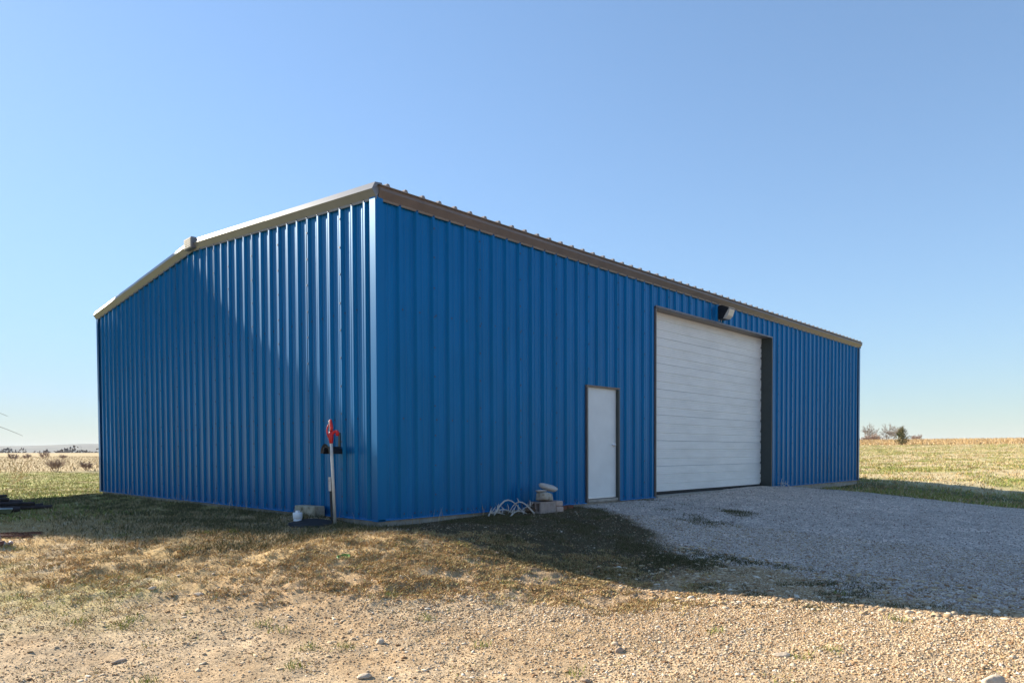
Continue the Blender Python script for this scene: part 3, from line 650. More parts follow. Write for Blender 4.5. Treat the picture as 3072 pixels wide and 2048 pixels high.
for k,(dx,dz,lb) in enumerate([(.235,0,'lower pinkish paver brick at the right side of the cinder block'),(.225,.096,'upper pinkish paver brick at the right side of the cinder block')]):
    o=MB().box((0,0,.045),(.155,.25,.09),bev=.014).build('paver_brick',M['brick']); o.location=(sx0+dx,sy0-.02+.01*k,sz+dz); o.rotation_euler=(0,0,ang+R(4*k-2)); tag(o,lb,'brick','paver bricks in the stone stack')
rock('pitted_rock',(sx0-.01,sy0,sz+.186),(.30,.22,.16),3,'rough_rock','rough pitted limestone rock in the middle of the stone stack',rough=.10,boxy=.75,rz=.1)
rock('flat_slab_rock',(sx0-.10,sy0+.02,sz+.335),(.26,.17,.045),5,'smooth_rock','thin grey slab stone under the big smooth stone on the stack',rough=.1,boxy=.3,rz=.2,rot=(0,.03))
rock('smooth_stone',(sx0+.05,sy0-.01,sz+.358),(.42,.17,.115),11,'smooth_rock','long smooth grey stone on top of the stone stack',rough=.12,rz=-.1,rot=(0,.30),smooth=True)
for k,(x,y,lb) in enumerate([(3.47,-.36,'dark red brick on the ground next to the stone stack'),(3.84,-.22,'dark red brick lying closest to the white personnel door')]):
    o=MB().box((0,0,.035),(.19,.09,.075),bev=.006).build('red_brick',M['redbrick']); o.location=(x,y,hz(x,y)-.006); o.rotation_euler=(0,0,R(-8+18*k)); tag(o,lb,'brick','dark red bricks by the wall')
# brown driftwood lump with a small antler rack
o=rock('driftwood_lump',(2.80,-.27,hz(2.80,-.27)-.015),(.30,.15,.115),21,'shell','brown driftwood lump between the antlers and the stone stack',rough=.22,rot=(0,.12),cat='wood')

# shed antlers
def antler(name,loc,rz,size,seed,label,group,tilt=(0,0),arch=1.0,tines=4):
    r=random.Random(seed); mb=MB(); beam=[]
    for k in range(9):
        t=k/8; beam.append(Vector((size*(t-.5),size*.12*math.sin(t*3),size*.36*arch*math.sin(math.pi*min(1,t*1.02))+.012)))
    mb.tube(beam,[size*.024*(1-.75*k/8)+.003 for k in range(9)],7)
    mb.tube([beam[0],beam[0]+Vector((-.012,0,-.002))],[size*.045,size*.04],7)
    for k in range(tines):
        i=1+int(k*6/max(1,tines)); p=beam[i]; h=size*r.uniform(.14,.34); s=r.uniform(-.5,.5)
        d=Vector((r.uniform(-.3,.4),s,1)).normalized()
        mb.tube([p,p+d*h*.5+Vector((0,s*.02,0)),p+d*h+Vector((.03*size,0,0))],[size*.018+.003,size*.014+.002,.0025],6)
    o=mb.build(name,M['antler'],None,True); o.location=loc; o.rotation_euler=(tilt[0],tilt[1],rz); return tag(o,label,'antler',group)
G1='shed antlers piled by the long wall'
al=[((2.28,-.30),-.35,.62,1,(.0,.0),1.15,1,'large arched antler in the middle of the antler pile'),
    ((2.46,-.36),2.2,.50,2,(.15,.1),1.25,2,'upright antler at the right of the pile with a tall curved beam'),
    ((1.94,-.24),.5,.40,3,(.5,.1),.35,5,'antler with thin upright tines at the left end of the pile'),
    ((2.10,-.28),-.4,.42,4,(-.5,.2),.4,5,'low antler with short tines left of the big arched one'),
    ((2.36,-.42),.05,.46,5,(.3,-.05),.3,4,'antler lying flat in front of the big arched one'),
    ((2.20,-.18),2.9,.44,6,(.2,.1),.45,3,'antler leaning at the wall behind the pile'),
    ((2.60,-.30),.7,.30,7,(.3,.0),.5,4,'small antler at the right end of the pile')]
for (x,y),rz,s,sd_,tl,ar,tn,lb in al: antler('antler',(x,y,hz(x,y)+.008),rz,s*.86,sd_,lb,G1,tl,ar,tn)
antler('antler',(2.80,-.27,hz(2.8,-.27)+.075),.1,.24,9,'thin antler resting on the brown driftwood lump',None,(.1,.1),.4,3)
G2='antlers beside the overhead door'
antler('antler',(12.86,-.16,hz(12.86,-.16)+.02),.4,.40,12,'tallest pale antler leaning on the wall right of the big white door',G2,(.2,-1.2),.6,4)
antler('antler',(12.70,-.20,hz(12.7,-.2)+.01),1.2,.30,13,'small pale antler on the gravel right of the big white door',G2,(.3,-.5),.6,4)
antler('antler',(13.05,-.15,hz(13.05,-.15)+.01),2.2,.26,14,'short pale antler at the wall base farthest right of the big white door',G2,(.3,-.4),.7,3)

# pile of rusty pipes at the left edge
lp=[ # end (right), length, direction deg, z-lift, radius
 ((-2.02,8.05),3.2,168,.03,.035),((-2.10,8.40),3.4,172,.04,.04),((-2.30,8.15),3.0,186,.10,.035),((-2.42,8.55),3.0,157,.12,.04),
 ((-2.62,7.75),2.6,180,.03,.045),((-2.78,7.55),2.6,174,.04,.035),((-2.90,7.35),2.6,186,.03,.04),((-2.70,8.25),2.8,192,.19,.038),((-2.95,7.85),2.6,178,.14,.05),((-2.60,8.95),3.0,150,.22,.03),((-2.92,8.5),2.6,196,.27,.03)]
words=['longest dark rusty pipe reaching farthest right out of the pipe pile','dark rusty pipe second farthest right at the bottom of the pile','dark rusty pipe lying across the right side of the pile','dark rusty pipe in the middle layer at the rear of the pile','thick dark pipe at the front of the pile with a pale open end','thin dark pipe low at the front of the pile','dark pipe at the bottom front corner of the pipe pile','dark pipe in the upper layer of the pile near its middle','thick dark pipe resting in the middle of the pile above the front ones','slim bluish pipe slanting over the top rear of the pile','slim dark pipe on the very top of the pipe pile']
for ((x,y),ln_,dg,lift,rd),lb in zip(lp,words):
    d=Vector((math.cos(R(dg)),math.sin(R(dg)),0)); p0=Vector((x,y,hz(x,y)+rd+lift)); p1=p0+d*ln_; p1.z=hz(p1.x,p1.y)+rd+lift*.8+(.14 if dg in(186,157,192) else 0)
    o=empty('rusty_pipe',(p1+p0)/2); tag(o,lb,'pipe','rusty pipes in the pile'); q0,q1=p0-o.location,p1-o.location
    mb=MB(); mb.tube([q1,q0],rd,12,cap=False); mb.tube([q1,q0],rd*.8,12,cap=False); mb.build('pipe_wall',M['rustpipe'],o,True)
    b=MB(); a_=[]; u_=d.cross(Vector((0,0,1)))
    for r_ in(rd*.78,rd*1.02):
        for k in range(12): t=2*math.pi*k/12; b.v.append(tuple(q0-d*.002+(u_*math.cos(t)+Vector((0,0,1))*math.sin(t))*r_))
    b.f=[(k,(k+1)%12,12+(k+1)%12,12+k) for k in range(12)]; b.build('cut_end',M['pale_rust'],o)
# pale bent sheet in front of the pipes
mb=MB()
for i in range(9):
    t=i/8; x=-1.3*t; mb.v+=[(x,.12-.2*t*0,.05+.06*math.sin(t*3)),(x+.02,-.14-.05*math.sin(t*5),.10+.05*math.sin(t*4+1)),(x+.02,-.145-.05*math.sin(t*5),.085+.05*math.sin(t*4+1)),(x,.12,.035+.06*math.sin(t*3))]
for i in range(8):
    for k in range(4): mb.f.append((4*i+k,4*i+(k+1)%4,4*i+4+(k+1)%4,4*i+4+k))
mb.f+=[(0,1,2,3)[::-1],(32,33,34,35)]
o=mb.build('bent_sheet',M['palesheet']); o.location=(-3.02,6.35,hz(-3.0,6.3)+.03); o.rotation_euler=(0,0,R(-6)); tag(o,'pale bent metal sheet in front of the pipe pile at the left edge','metal sheet')
# rusty chain
c0,c1=Vector((-3.95,3.05,0)),Vector((-3.46,2.30,0))
c0=Vector((-4.0,2.60,0)); CH=empty('rusty_chain',(-3.7,2.5,hz(-3.7,2.5))); tag(CH,'rusty chain stretched over the dry grass at the left edge','chain')
nl=30; lk=MB(); ring=[]
for k in range(10):
    a=2*math.pi*k/10; ring.append((.026*math.cos(a)+(.008 if math.cos(a)>0 else -.008),.015*math.sin(a),0))
ring.append(ring[0]); lk.tube(ring,.0052,5,cap=False); lm=lk.mesh('chain_link',True)
for k in range(nl):
    t=k/(nl-1); p=c0.lerp(c1,t)+Vector((0,.02*math.sin(t*5),0)); o=link('chain_link',lm,M['rust'],CH); o.location=(p.x+3.7,p.y-2.5,hz(p.x,p.y)+.028-hz(-3.7,2.5)); dd=c1-c0
    o.rotation_euler=(R(90)*(k%2)+.3,0,math.atan2(dd.y,dd.x)); o.scale=(.75,1,1)
# rusty bar
o=MB().tube([(-.62,.44,.035),(-.3,.20,.03),(0,0,.02)],.021,8).build('rusty_bar',M['rust'],None,True); o.location=(-3.60,2.06,hz(-3.6,2.06)); tag(o,'short rusty iron bar lying just below the chain','iron bar')
# rusted farm implement at the frame edge
RI=empty('rusted_implement',(-4.02,1.62,hz(-4.02,1.62))); tag(RI,'rusted iron implement with a curved shank at the left edge of the dry grass','implement')
ar=[(-.06+.10*math.cos(a),.18+.10*math.sin(a)*.6,.05+.20*math.sin(a)) for a in np.linspace(-.2,2.4,9)]
MB().tube(ar,.026,8).build('curved_shank',M['pale_rust'],RI,True)
MB().box((-.10,.02,.035),(.34,.10,.05),M=Matrix.Rotation(R(-30),3,'Z'),bev=.01).build('frame_bar',M['rust'],RI)
MB().box((-.12,.12,.06),(.10,.34,.06),M=Matrix.Rotation(R(-55),3,'Z'),bev=.012).build('tool_bar',M['rust'],RI)
rm=rock_mesh('clod',(.12,.09,.07),33,.2,1)
for k in range(5):
    q=link('clamp',rm,M['pale_rust'],RI); q.location=(-.16+.07*k,-.03+.02*math.sin(k*2),.0); q.rotation_euler=(0,0,k*1.1); q.scale=(.7,.7,.8)
MB().lathe([(.055,-.02),(.06,0),(.055,.02),(.03,.02),(.03,-.02)],c=(.02,.24,.075),n=14,M=Matrix.Rotation(R(80),3,'X')).build('hub',M['black'],RI,True)
# green plastic lid
o=MB().lathe([(.085,0),(.10,.012),(.10,.022),(.085,.026),(.075,.014)],n=24).build('plastic_lid',M['green'],None,True); gxl,gyl=-1.38,-1.29; o.location=(gxl,gyl,hz(gxl,gyl)+.004); o.rotation_euler=(R(14),R(-8),0); o.scale=(.8,.62,.8); tag(o,'green plastic lid lying on the bare dirt slope','plastic lid')
# individually visible stones in the foreground
for k,(x,y,s,mt,lb) in enumerate([
 (-1.36,-4.98,(.13,.08,.07),'tan_rock','tan stone of the pair right of centre in the foreground gravel'),
 (-1.24,-4.86,(.10,.08,.055),'white_rock','pale grey stone of the pair right of centre in the foreground gravel'),
 (-.43,-7.16,(.22,.15,.10),'white_rock','large white rock cut off by the bottom edge at the right'),
 (1.03,-6.54,(.07,.065,.06),'tan_rock','round pinkish stone standing up from the sunlit gravel near the shadow edge'),
 (-3.02,-1.42,(.15,.10,.05),'white_rock','flat white stone among the weeds left of centre'),
 (-3.32,-1.12,(.12,.08,.05),'white_rock','whitish stone between grass tufts on the left slope'),
 (-2.50,-3.55,(.11,.10,.075),'white_rock','pale lumpy stone on the sandy dirt left of centre'),
 (-3.05,-4.15,(.15,.08,.06),'white_rock','pointed white stone near the bottom left of centre'),
 (.30,-2.0,(.10,.08,.06),'tan_rock','reddish stone near the top of the weedy slope at the shadow edge'),
 (-.62,-5.9,(.20,.12,.06),'white_rock','broad white stone in the sunlit gravel at lower right'),
 (-4.1,-2.75,(.16,.08,.04),'tan_rock','long flat tan stone at the lower left'),
 (-2.05,-5.2,(.12,.06,.045),'tan_rock','brown slab stone low in the centre foreground')]):
    s=tuple(q*.68 for q in s); rock('field_stone',(x,y,hz(x,y)-s[2]*.3),s,50+k,mt,lb,'larger stones lying in the foreground',rz=k*1.3,rough=.15)
# ---------------------------------------------------------------- vegetation
def branch_tree(seed,h,spread,levels,n0,rad,droop=0,upright=.55,trunk_len=.25):
    r=random.Random(seed); segs=[]
    def grow(p,d,ln,rd,lv):
        k=3 if lv<2 else 2; q=p; dd=d
        for i in range(k):
            dd=(dd+Vector((r.uniform(-1,1),r.uniform(-1,1),r.uniform(-.6,1)*upright))*.22+Vector((0,0,-droop*lv))).normalized()
            q2=q+dd*ln/k; r1=rd*(1-.3*i/k); r2=rd*(1-.3*(i+1)/k); segs.append((q,q2,r1,r2,lv)); 
            if lv<levels and (i>0 or lv>0):
                for _ in range(1 if lv else 2):
                    side=Vector((r.uniform(-1,1),r.uniform(-1,1),r.uniform(-.1,.7))).normalized()
                    grow(q2,(dd*.6+side*spread).normalized(),ln*r.uniform(.5,.75),r2*.6,lv+1)
            q=q2
        if lv<levels: grow(q,dd,ln*.7,rd*.62,lv+1)
    for k in range(n0):
        a=2*math.pi*(k+r.random()*.6)/n0; tl=.12 if n0==1 else .75
        grow(Vector((.04*h*math.cos(a)*(n0>1),.04*h*math.sin(a)*(n0>1),-.05)),Vector((math.cos(a)*tl,math.sin(a)*tl,1)).normalized(),h*(trunk_len if n0==1 else .38),rad,0)
    top=max(s[1].z for s in segs); k=h/top
    return [(a*k,b*k,c,d,l) for a,b,c,d,l in segs]
def segs_mesh(segs,name,n=4,minr=.0):
    A=np.array([s[0] for s in segs]);Bq=np.array([s[1] for s in segs]); ra=np.maximum(np.array([s[2] for s in segs]),minr); rb=np.maximum(np.array([s[3] for s in segs]),minr)
    D=Bq-A; D/=np.linalg.norm(D,axis=1)[:,None]+1e-9; ref=np.where(np.abs(D[:,2:3])<.9,np.array([[0,0,1.]]),np.array([[1.,0,0]])); U=np.cross(D,ref); U/=np.linalg.norm(U,axis=1)[:,None]; Wv=np.cross(D,U)
    V=[];N=len(segs)
    for P,rd in((A,ra),(Bq,rb)):
        for k in range(n): a=2*math.pi*k/n; V.append(P+(U*math.cos(a)+Wv*math.sin(a))*rd[:,None])
    V=np.stack(V,1).reshape(-1,3); b=(np.arange(N)*2*n)[:,None]
    F=np.concatenate([np.c_[b+k,b+(k+1)%n,b+n+(k+1)%n,b+n+k] for k in range(n)])
    return np_mesh(name,V,F)
def polar(az,r): a=R(az); return CAM[0]+r*math.cos(a),CAM[1]+r*math.sin(a)
def bare_tree(name,x,y,h,seed,label,group,n0=1,spread=.9,levels=5,rad=.02,mt='bark',minr=.008,cat='tree',rz=0,upright=.55,trunk_len=.25):
    sg=branch_tree(seed,h,spread,levels,n0,h*rad,upright=upright,trunk_len=trunk_len)
    o=empty(name,(x,y,hz(x,y)),rz); tag(o,label,cat,group)
    lo=[s for s in sg if s[4]<=(1 if n0==1 else 0)]; hi=[s for s in sg if s[4]>(1 if n0==1 else 0)]
    link('trunk' if n0==1 else 'stem',segs_mesh(lo,'trunk',6,minr),M[mt],o)
    if hi: link('crown',segs_mesh(hi,'crown',3,minr),M[mt],o)
    return o
GT='bare winter trees on the right skyline'
x,y=polar(17.30,150); bare_tree('bare_tree',x,y,4.4,3,'bare round-crowned tree just right of the blue building on the skyline',GT,spread=1.1,levels=5,minr=.017,rad=.028)
x,y=polar(16.05,150); bare_tree('bare_tree',x,y,4.2,8,'tall airy bare tree left of the cedar on the skyline',GT,spread=.75,levels=5,minr=.017,rad=.022,n0=2)
x,y=polar(16.55,158); bare_tree('bare_tree',x,y,2.9,12,'lower bare tree standing between the two taller bare trees',GT,spread=.9,levels=4,minr=.02,rad=.022)
GS='brown thickets on the right skyline'
for k,(az,rr_,h,lb) in enumerate([(17.0,140,1.9,'brown thicket under the round-crowned bare tree'),(16.68,142,1.6,'brown thicket in the dip between the bare trees'),(15.75,150,1.3,'low thicket just left of the cedar'),(14.2,135,1.45,'isolated bare thicket right of the cedar'),(17.55,140,1.4,'low brown thicket touching the corner of the blue building'),(12.9,160,1.25,'long low thicket on the skyline well right of the cedar'),(12.55,165,1.5,'highest thicket of the far row right of the cedar'),(11.6,170,1.6,'small lone thicket on the bare skyline near the right edge')]):
    x,y=polar(az,rr_); bare_tree('thicket',x,y,h,30+k,lb,GS,n0=5,spread=.9,levels=3,minr=.020,rad=.012,mt='twig',cat='shrub')
GB='bare shrubs in the left field'
x,y=polar(77.0,62); bare_tree('shrub',x,y,1.05,41,'wide bare brown shrub at the edge of the left lawn',GB,n0=9,spread=1.0,levels=3,minr=.008,rad=.010,mt='twig',cat='shrub',upright=.2)
for k,(az,rr_,h,n0,lb) in enumerate([(79.35,118,1.0,5,'grey bare shrub farthest left in the brown field'),(78.6,122,.9,4,'small grey shrub second from the left in the brown field'),(77.6,120,1.35,4,'upright bare shrub in the middle of the brown field'),(76.55,125,.75,4,'faint low shrub right of the upright one in the brown field'),(75.15,64,.8,4,'thin twiggy shrub next to the far corner of the blue building')]):
    x,y=polar(az,rr_); bare_tree('shrub',x,y,h,50+k,lb,GB,n0=n0,spread=.9,levels=3,minr=.016,rad=.012,mt='twig',cat='shrub')
# dry weed stalks at the left edge, and a bare tree whose branch tips reach into the picture
x,y=-1.05,18.4; bare_tree('dry_weed',x,y,1.15,61,'tall dry weed with thin stalks at the left edge of the lawn',None,n0=5,spread=.5,levels=2,minr=.006,rad=.006,mt='grassd',cat='weed')
BT=bare_tree('bare_tree',*polar(86.6,27.0),4.8,71,'bare tree whose thin branch tips reach in at the left edge',None,spread=1.0,levels=5,rad=.022,minr=.006,mt='bark')
zb=BT.location.z; ex=MB()
for p in([(0,0,1.6),(.9,-.3,2.0),(1.9,-.6,2.25),(2.7,-.8,2.2),(3.25,-.9,1.95),(3.55,-.95,1.80)],[(.5,-.1,2.0),(1.4,-.2,2.5),(2.2,-.5,2.65),(2.9,-.7,2.55),(3.2,-.8,2.40)]):
    ex.tube(p,[.010*(1-i/len(p))+.003 for i in range(len(p))],5)
ex.build('branch',M['bark'],BT)
# added evergreen out of frame: dense crown cut to shade the lower gable wall
TX,TY=-4.4,22.0
TR=empty('added_shade_evergreen',(TX,TY,hz(TX,TY))); tag(TR,'added unseen evergreen left of the building, crown shaped to cast the gable shade','tree')
tz=hz(TX,TY); MB().tube([(0,0,-.2),(.05,0,2.5),(.1,.05,6),(.5,.1,10),(.9,.1,13)],[.30,.25,.21,.13,.04],9).build('trunk',M['bark'],TR,True)
dd=np.array([math.cos(R(SUN_AZ)),math.sin(R(SUN_AZ))]); E1=np.array([-dd[1],dd[0]]); sl,cl=math.sin(R(SUN_EL)),math.cos(R(SUN_EL))
def crown_pts(n):  # keeps points inside the wanted shadow outline, as seen from the sun
    out=[]
    while len(out)<n:
        P=RNG.uniform((-5.2,-2.4,3.6),(3.6,2.4,16.5),(4000,3)); X=P+np.array([TX,TY,tz])
        s=X[:,0]*E1[0]+X[:,1]*E1[1]; v=(X[:,0]*dd[0]+X[:,1]*dd[1])*sl+X[:,2]*cl
        lump=.30*np.sin(s*2.3+1)+.22*np.sin(s*5.1)
        ok=(v<.68*s+.22+lump*.8)&(s<2.35+.35*np.sin(v*2)+.3*np.sin(v*4.7+P[:,1]*2))&(s>-3.9)&(v>-5.6+.35*np.sin(s*2.2+P[:,1])+.2*np.sin(s*5)+.35*np.clip(-s,0,9))&((P[:,1]/2.4)**2+((P[:,0]+.8)/5.2)**2<1)
        out+=list(P[ok])
    return np.array(out[:n])
def leaf_quads(P,size,name,mt,parent,flat=.6):
    n=len(P); a=RNG.normal(size=(n,3)); a[:,2]*=flat; a/=np.linalg.norm(a,axis=1)[:,None]; b=np.cross(a,RNG.normal(size=(n,3))); b/=np.linalg.norm(b,axis=1)[:,None]
    sz=size*RNG.uniform(.6,1.3,n)[:,None]; V=np.stack([P-a*sz*.5,P+b*sz*.32,P+a*sz*.6,P-b*sz*.32],1).reshape(-1,3)
    return link(name,np_mesh(name,V,np.arange(4*n).reshape(n,4)),mt,parent)
leaf_quads(crown_pts(30000),.66,'crown',M['darkleaf'],TR)
# cedar in the right field
cxx,cyy=polar(15.1,84); CE=empty('cedar_tree',(cxx,cyy,hz(cxx,cyy))); tag(CE,'small dense cedar tree standing alone in the right field','tree')
MB().tube([(0,0,-.1),(.02,0,.8),(0,.02,1.7)],[.09,.07,.02],7).build('trunk',M['bark'],CE,True)
lf=[];r=random.Random(5)
for k in range(210):
    t=r.random()**.85; z=.20+1.42*t; rad=(.98*(1-t)**.6+.05)*(1 if t>.14 else .7); a=r.uniform(0,6.283); rr_=rad*r.uniform(.25,1.12)
    tip=Vector((rr_*math.cos(a),rr_*math.sin(a),z+.40*r.random()**1.5+.05)); base=Vector((tip.x*.5,tip.y*.5,tip.z-.34))
    for j in range(9): f=j/8; p=base.lerp(tip,f); lf.append((p.x+r.gauss(0,.03),p.y+r.gauss(0,.03),p.z+r.gauss(0,.03)))
leaf_quads(np.array(lf),.11,'crown',M['cedarleaf'],CE,1.6)
# far tree line, hills, pole
def thicket_band(name,az0,az1,r0,r1,n,hmax,label):
    az=np.radians(RNG.uniform(az0,az1,n)); rr_=RNG.uniform(r0,r1,n); x=CAM[0]+rr_*np.cos(az); y=CAM[1]+rr_*np.sin(az)
    top=hmax*(.35+.65*np.clip(fbm(np.degrees(az)*1.6,rr_*.004,3,3)*1.9-.35,0,1)); z=RNG.uniform(0,1,n)**1.2*top
    o=leaf_quads(np.c_[x,y,hgt(x,y)+z],hmax*.22,name,M['farleaf'],None,1.5); return tag(o,label,'trees',kind='stuff')
thicket_band('far_trees',62,92,520,620,5000,9.5,'far dark line of bare trees behind the left field')
thicket_band('far_trees',62,92,760,900,5000,15,'hazy tree line below the distant hills')
thicket_band('far_trees',-8,15,330,380,2500,8.0,'faint far tree tops along the right skyline')
mb=MB(); n=90
for k in range(n+1):
    az=R(50+60*k/n); h=44+7*math.sin(k*.21)+3*math.sin(k*.53+1)+(-12 if k<34 else 0)*min(1,(34-k)/12 if k<34 else 0)
    for rr_,zz in((2500,-25),(3300,h*.9),(3900,h),(4600,-30)): mb.v.append((CAM[0]+rr_*math.cos(az),CAM[1]+rr_*math.sin(az),zz))
for k in range(n):
    for j in range(3): mb.f.append((4*k+j,4*k+4+j,4*k+5+j,4*k+1+j))
tag(mb.build('hills',M['hill'],None,True),kind='structure')
x,y=polar(79.45,640); UP=empty('utility_pole',(x,y,hz(x,y)-.3)); tag(UP,'thin far utility pole against the hills at the left','utility pole')
MB().tube([(0,0,0),(0,0,9.5)],[.12,.09],5).build('pole',M['wood'],UP); MB().box((0,0,8.8),(1.6,.08,.10),M=Matrix.Rotation(R(-10),3,'Z')).build('crossarm',M['wood'],UP)

# ---------------------------------------------------------------- scattered stuff
def scatter(n,az,rr0,rr1,wfun,power=1.0):
    """random points in the sector, kept with probability wfun(zones); power<1 keeps more near the camera"""
    xs=[];ys=[]
    while sum(map(len,xs))<n:
        k=max(20000,n); t=RNG.uniform(0,1,k); r=(rr0**power+(rr1**power-rr0**power)*t)**(1/power); a=np.radians(RNG.uniform(az[0],az[1],k))
        x=CAM[0]+r*np.cos(a); y=CAM[1]+r*np.sin(a)
        ins=(x>-.06)&(x<L+.06)&(y>-.06)&(y<W+.06)
        p=wfun(x,y,zones(x,y))*(~ins); m=RNG.uniform(0,1,k)<p; xs.append(x[m]);ys.append(y[m])
        if len(xs)>60: break
    x=np.concatenate(xs)[:n]; y=np.concatenate(ys)[:n]; return x,y
def blades(name,x,y,h,w,lean,mt,label,z=None):
    n=len(x); z=hgt(x,y)-.006 if z is None else z; a=RNG.uniform(0,2*np.pi,n); hh=h*RNG.uniform(.45,1.25,n); ww=w*RNG.uniform(.6,1.3,n); la=RNG.uniform(0,2*np.pi,n); ll=hh*lean*RNG.uniform(.2,1.3,n)
    B=np.c_[x,y,z]; u=np.c_[np.cos(a),np.sin(a),0*a]*ww[:,None]*.5; tip=B+np.c_[np.cos(la)*ll,np.sin(la)*ll,hh]; md=B+np.c_[np.cos(la)*ll*.33,np.sin(la)*ll*.33,hh*.58]
    V=np.stack([B-u,B+u,md+u*.7,tip,md-u*.7],1).reshape(-1,3); b=np.arange(n)[:,None]*5
    F=np.concatenate([np.c_[b,b+1,b+2],np.c_[b,b+2,b+4],np.c_[b+4,b+2,b+3]])
    return tag(link(name,np_mesh(name,V,F),M[mt]),label,'grass',kind='stuff')
def tufted(x,y,k,sp):
    x,y=np.repeat(x,k)+RNG.normal(0,sp,len(x)*k),np.repeat(y,k)+RNG.normal(0,sp,len(y)*k)
    m=(np.hypot(x+.53,y-.88)>.33)&~((x>-.07)&(y>-.07)&(x<L)&(y<W)); return x[m],y[m]
VA=(-3,97)
x,y=scatter(6000,VA,6,16,lambda x,y,z:np.clip(z['sh']*sst(-.05,.2,z['n2']+z['n1']*.5),0,1)); x,y=tufted(x,y,6,.035); blades('grass',x,y,.035,.006,.9,'grassg','short green grass by the long wall, its colour darkened as shade')
x,y=scatter(5000,VA,6,16,lambda x,y,z:z['sh']*.8); x,y=tufted(x,y,5,.04); blades('dry_grass',x,y,.035,.005,1.8,'dead','matted dead grass by the long wall, its colour darkened as shade')
x,y=scatter(6000,VA,7,24,lambda x,y,z:z['strip']*sst(-.2,.15,z['n2'])); x,y=tufted(x,y,6,.04); blades('grass',x,y,.065,.007,.8,'grassg','green grass along the foot of the gable wall, its colour darkened as shade')
x,y=scatter(13000,VA,5,22,lambda x,y,z:z['dry'],.7); x,y=tufted(x,y,7,.035); blades('dry_grass',x,y,.045,.006,1.7,'grassd','short dry grass on the ground left of the gable wall')
x,y=scatter(1300,VA,5,22,lambda x,y,z:z['dry']*sst(.0,.2,z['n1']+z['n2']*.4),.7); x,y=tufted(x,y,6,.03); blades('grass',x,y,.035,.006,1.0,'grassb','yellow-green grass sprouting in the dry lawn')
x,y=scatter(4600,VA,4,13,lambda x,y,z:z['weed']*sst(-.14,.16,z['n2']+.5*(fbm(x*7,y*7,2,66)-.4))*(.35+.65*sst(-2.2,-.6,x))); x,y=tufted(x,y,18,.034); blades('weeds',x,y,.028,.013,1.3,'weed','low brown and green weeds on the dirt slope')
x,y=scatter(2200,VA,3.5,12,lambda x,y,z:(1-z['dr'])*(1-z['sh'])*sst(.02,.2,z['n2'])*.8); x,y=tufted(x,y,12,.026); blades('weeds',x,y,.015,.012,2.2,'weed','scattered small weeds in the sandy foreground')
x,y=scatter(60,VA,4,12,lambda x,y,z:(1-z['dr'])*(1-z['sh'])); x,y=tufted(x,y,42,.045); blades('grass',x,y,.055,.006,.8,'grassb','bright green grass tufts in the foreground dirt')
x,y=scatter(60,VA,8,20,lambda x,y,z:z['dr']*sst(.0,.2,z['n1'])*(x<6.5)*(y>-3)); x,y=tufted(x,y,40,.09); blades('grass',x,y,.04,.008,.9,'grassg','green weeds growing through the drive gravel')
x,y=scatter(4500,VA,3.4,10,lambda x,y,z:(1-z['dr'])*(1-z['sh'])*.9); blades('straw',x,y,.02,.004,4.5,'grassd','loose bits of straw on the foreground dirt')
x,y=scatter(9000,(2,26),20,86,lambda x,y,z:np.clip(z['far_r']+z['lawn'],0,1)*sst(-.1,.15,z['n1']),.8); x,y=tufted(x,y,5,.12); blades('grass',x,y,.08,.022,1.0,'grassb','green grass patches in the right field')
x,y=scatter(12000,(2,26),20,90,lambda x,y,z:np.clip(z['far_r']+z['lawn'],0,1),.8); x,y=tufted(x,y,4,.15); blades('dry_grass',x,y,.09,.022,1.2,'grassd','pale dry grass in the right field')
x,y=scatter(26000,(2,26),85,122,lambda x,y,z:1.0); blades('tall_grass',x,y,.24,.05,.6,'grassd','tall dry brown grass along the rise in the right field')
x,y=scatter(7000,(66,88),13,64,lambda x,y,z:(z['lawn']+z['dry'])*(1-z['strip']),.8); x,y=tufted(x,y,5,.11); blades('grass',x,y,.07,.02,1.0,'grassb','green grass of the left lawn')
x,y=scatter(7000,(66,88),13,64,lambda x,y,z:(z['lawn']+z['dry'])*(1-z['strip']),.8); x,y=tufted(x,y,4,.11); blades('dry_grass',x,y,.07,.018,1.2,'grassd','dry grass of the left lawn')
x,y=scatter(14000,(66,88),62,170,lambda x,y,z:1.0,.8); blades('tall_grass',x,y,.20,.05,.6,'grassd','brown grass of the far left field')
x,y=scatter(420,VA,7,12,lambda x,y,z:(x>.7)*(x<3.0)*(y>-6.4)*(y<-3.0)*sst(-.05,.2,z['n2']+.4*z['n1'])*(.3+.7*sst(-6,-4,y))); x,y=tufted(x,y,26,.06); blades('grass',x,y,.03,.009,1.0,'grassg','weeds at the edge of the drive, their colour darkened as building shade')
sx1=np.r_[RNG.uniform(.3,4.3,60),np.full(90,-.09)+RNG.normal(0,.03,90)]; sy1=np.r_[-.09+RNG.normal(0,.03,60)*1.0,RNG.uniform(.2,12,90)]; sx1=np.where(sy1>0,np.minimum(sx1,-.06),sx1); sy1=np.where(sx1>0,np.minimum(sy1,-.06),sy1); blades('dry_grass',sx1,sy1,.20,.006,.45,'grassd','thin dry stalks growing against the foot of the walls')
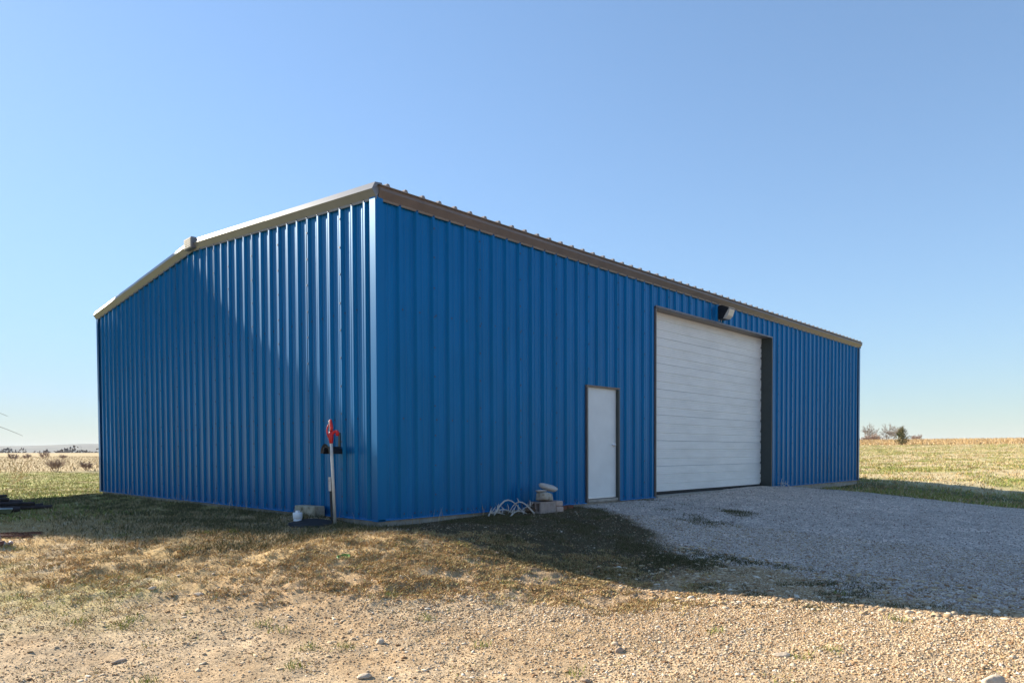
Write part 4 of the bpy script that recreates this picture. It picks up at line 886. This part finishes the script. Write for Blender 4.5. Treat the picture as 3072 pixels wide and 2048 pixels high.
# gravel
def stones(name,x,y,s0,s1,mt,label,sub,flat=.55,sink=.35,pw=2.2):
    v0,f0=icos(0)
    if sub=='o': v0=np.array([(1,0,0),(-1,0,0),(0,1,0),(0,-1,0),(0,0,1),(0,0,-1.)]); f0=np.array([(0,2,4),(2,1,4),(1,3,4),(3,0,4),(2,0,5),(1,2,5),(3,1,5),(0,3,5)])
    n=len(x); k=len(v0); S=s0+(s1-s0)*RNG.uniform(0,1,n)**pw; V=v0[None]*(1+RNG.uniform(-.28,.22,(n,k,1)))
    V=V*np.stack([S*RNG.uniform(.75,1.4,n),S*RNG.uniform(.6,1.0,n),S*flat*RNG.uniform(.6,1.2,n)],1)[:,None,:]*.5
    t=RNG.uniform(-.35,.35,n); ct,st=np.cos(t)[:,None],np.sin(t)[:,None]; X,Z=V[:,:,0]*ct-V[:,:,2]*st,V[:,:,0]*st+V[:,:,2]*ct
    a=RNG.uniform(0,2*np.pi,n); ca,sa=np.cos(a)[:,None],np.sin(a)[:,None]; XX=X*ca-V[:,:,1]*sa; YY=X*sa+V[:,:,1]*ca
    zz=hgt(x,y)+S*flat*.5*(1-2*sink)
    Vv=np.stack([XX+x[:,None],YY+y[:,None],Z+zz[:,None]],2).reshape(-1,3); Ff=(f0[None]+np.arange(n)[:,None,None]*k).reshape(-1,3)
    return tag(link(name,np_mesh(name,Vv,Ff),M[mt]),label,'gravel',kind='stuff')
cw=lambda x,y,z:np.clip(.06+.95*sst(-3.0,.8,x+.35*(y+5)+z['n1']*1.5),0,1)*(1-.85*z['sh'])*(1-.75*z['weed'])*(1-.8*z['dry'])
x,y=scatter(96000,VA,3.4,12,lambda x,y,z:cw(x,y,z)*(1-.5*z['dr']),.9); stones('gravel',x,y,.009,.026,'stones','fine tan gravel in the sunlit foreground','o',.7)
x,y=scatter(16500,VA,3.4,12,lambda x,y,z:cw(x,y,z)*(1-.7*z['dr']),.9); stones('gravel',x,y,.015,.042,'stones','coarse tan gravel stones in the sunlit foreground','i',.45,pw=3)
x,y=scatter(2200,VA,3.4,11,lambda x,y,z:(1-z['dr'])*(1-z['sh'])*(1-.7*z['weed']),.9); stones('gravel',x,y,.015,.06,'stones','flat pale stones in the sandy dirt','i',.25,pw=3)
x,y=scatter(65000,VA,3.4,9.5,lambda x,y,z:(1-z['dr'])*(1-z['sh'])*(1-.5*z['dry'])*(.35+.65*sst(-.15,.15,z['n2'])),.9); stones('grit',x,y,.006,.016,'stones','fine grit and crumbs of soil in the foreground','o',.7)
x,y=scatter(52000,VA,6,22,lambda x,y,z:z['dr'],.8); stones('drive_gravel',x,y,.012,.034,'dstones','pale crushed gravel of the drive in front of the big door','o',.8,sink=.3)
x,y=scatter(1500,VA,7,12,lambda x,y,z:(x>.5)*(x<3.2)*(y>-7)*(y<-2.8)*1.0); stones('gravel',x,y,.03,.09,'stones','larger flat stones along the edge of the drive','i',.4,pw=2.5)
x,y=scatter(500,VA,8,14,lambda x,y,z:(np.hypot(x+.3,y-1.25)<.42)*1.0); stones('gravel',x,y,.02,.05,'stones','loose gravel around the clean-out pipe and block','i',.7)

# ---------------------------------------------------------------- air: thin even haze over the whole plain
mh=bpy.data.materials.new('thin_air'); mh.use_nodes=True; nt=mh.node_tree; nt.nodes.remove(nt.nodes['Principled BSDF']); pv=nt.nodes.new('ShaderNodeVolumePrincipled')
pv.inputs['Color'].default_value=(.82,.90,1,1); pv.inputs['Density'].default_value=.00016; nt.links.new(pv.outputs[0],nt.nodes['Material Output'].inputs['Volume'])
hb_=MB().box((CAM[0],CAM[1],0),(10400,10400,150)).build('haze',mh); hb_['kind']='stuff'; hb_['label']='thin pale haze over the plain'
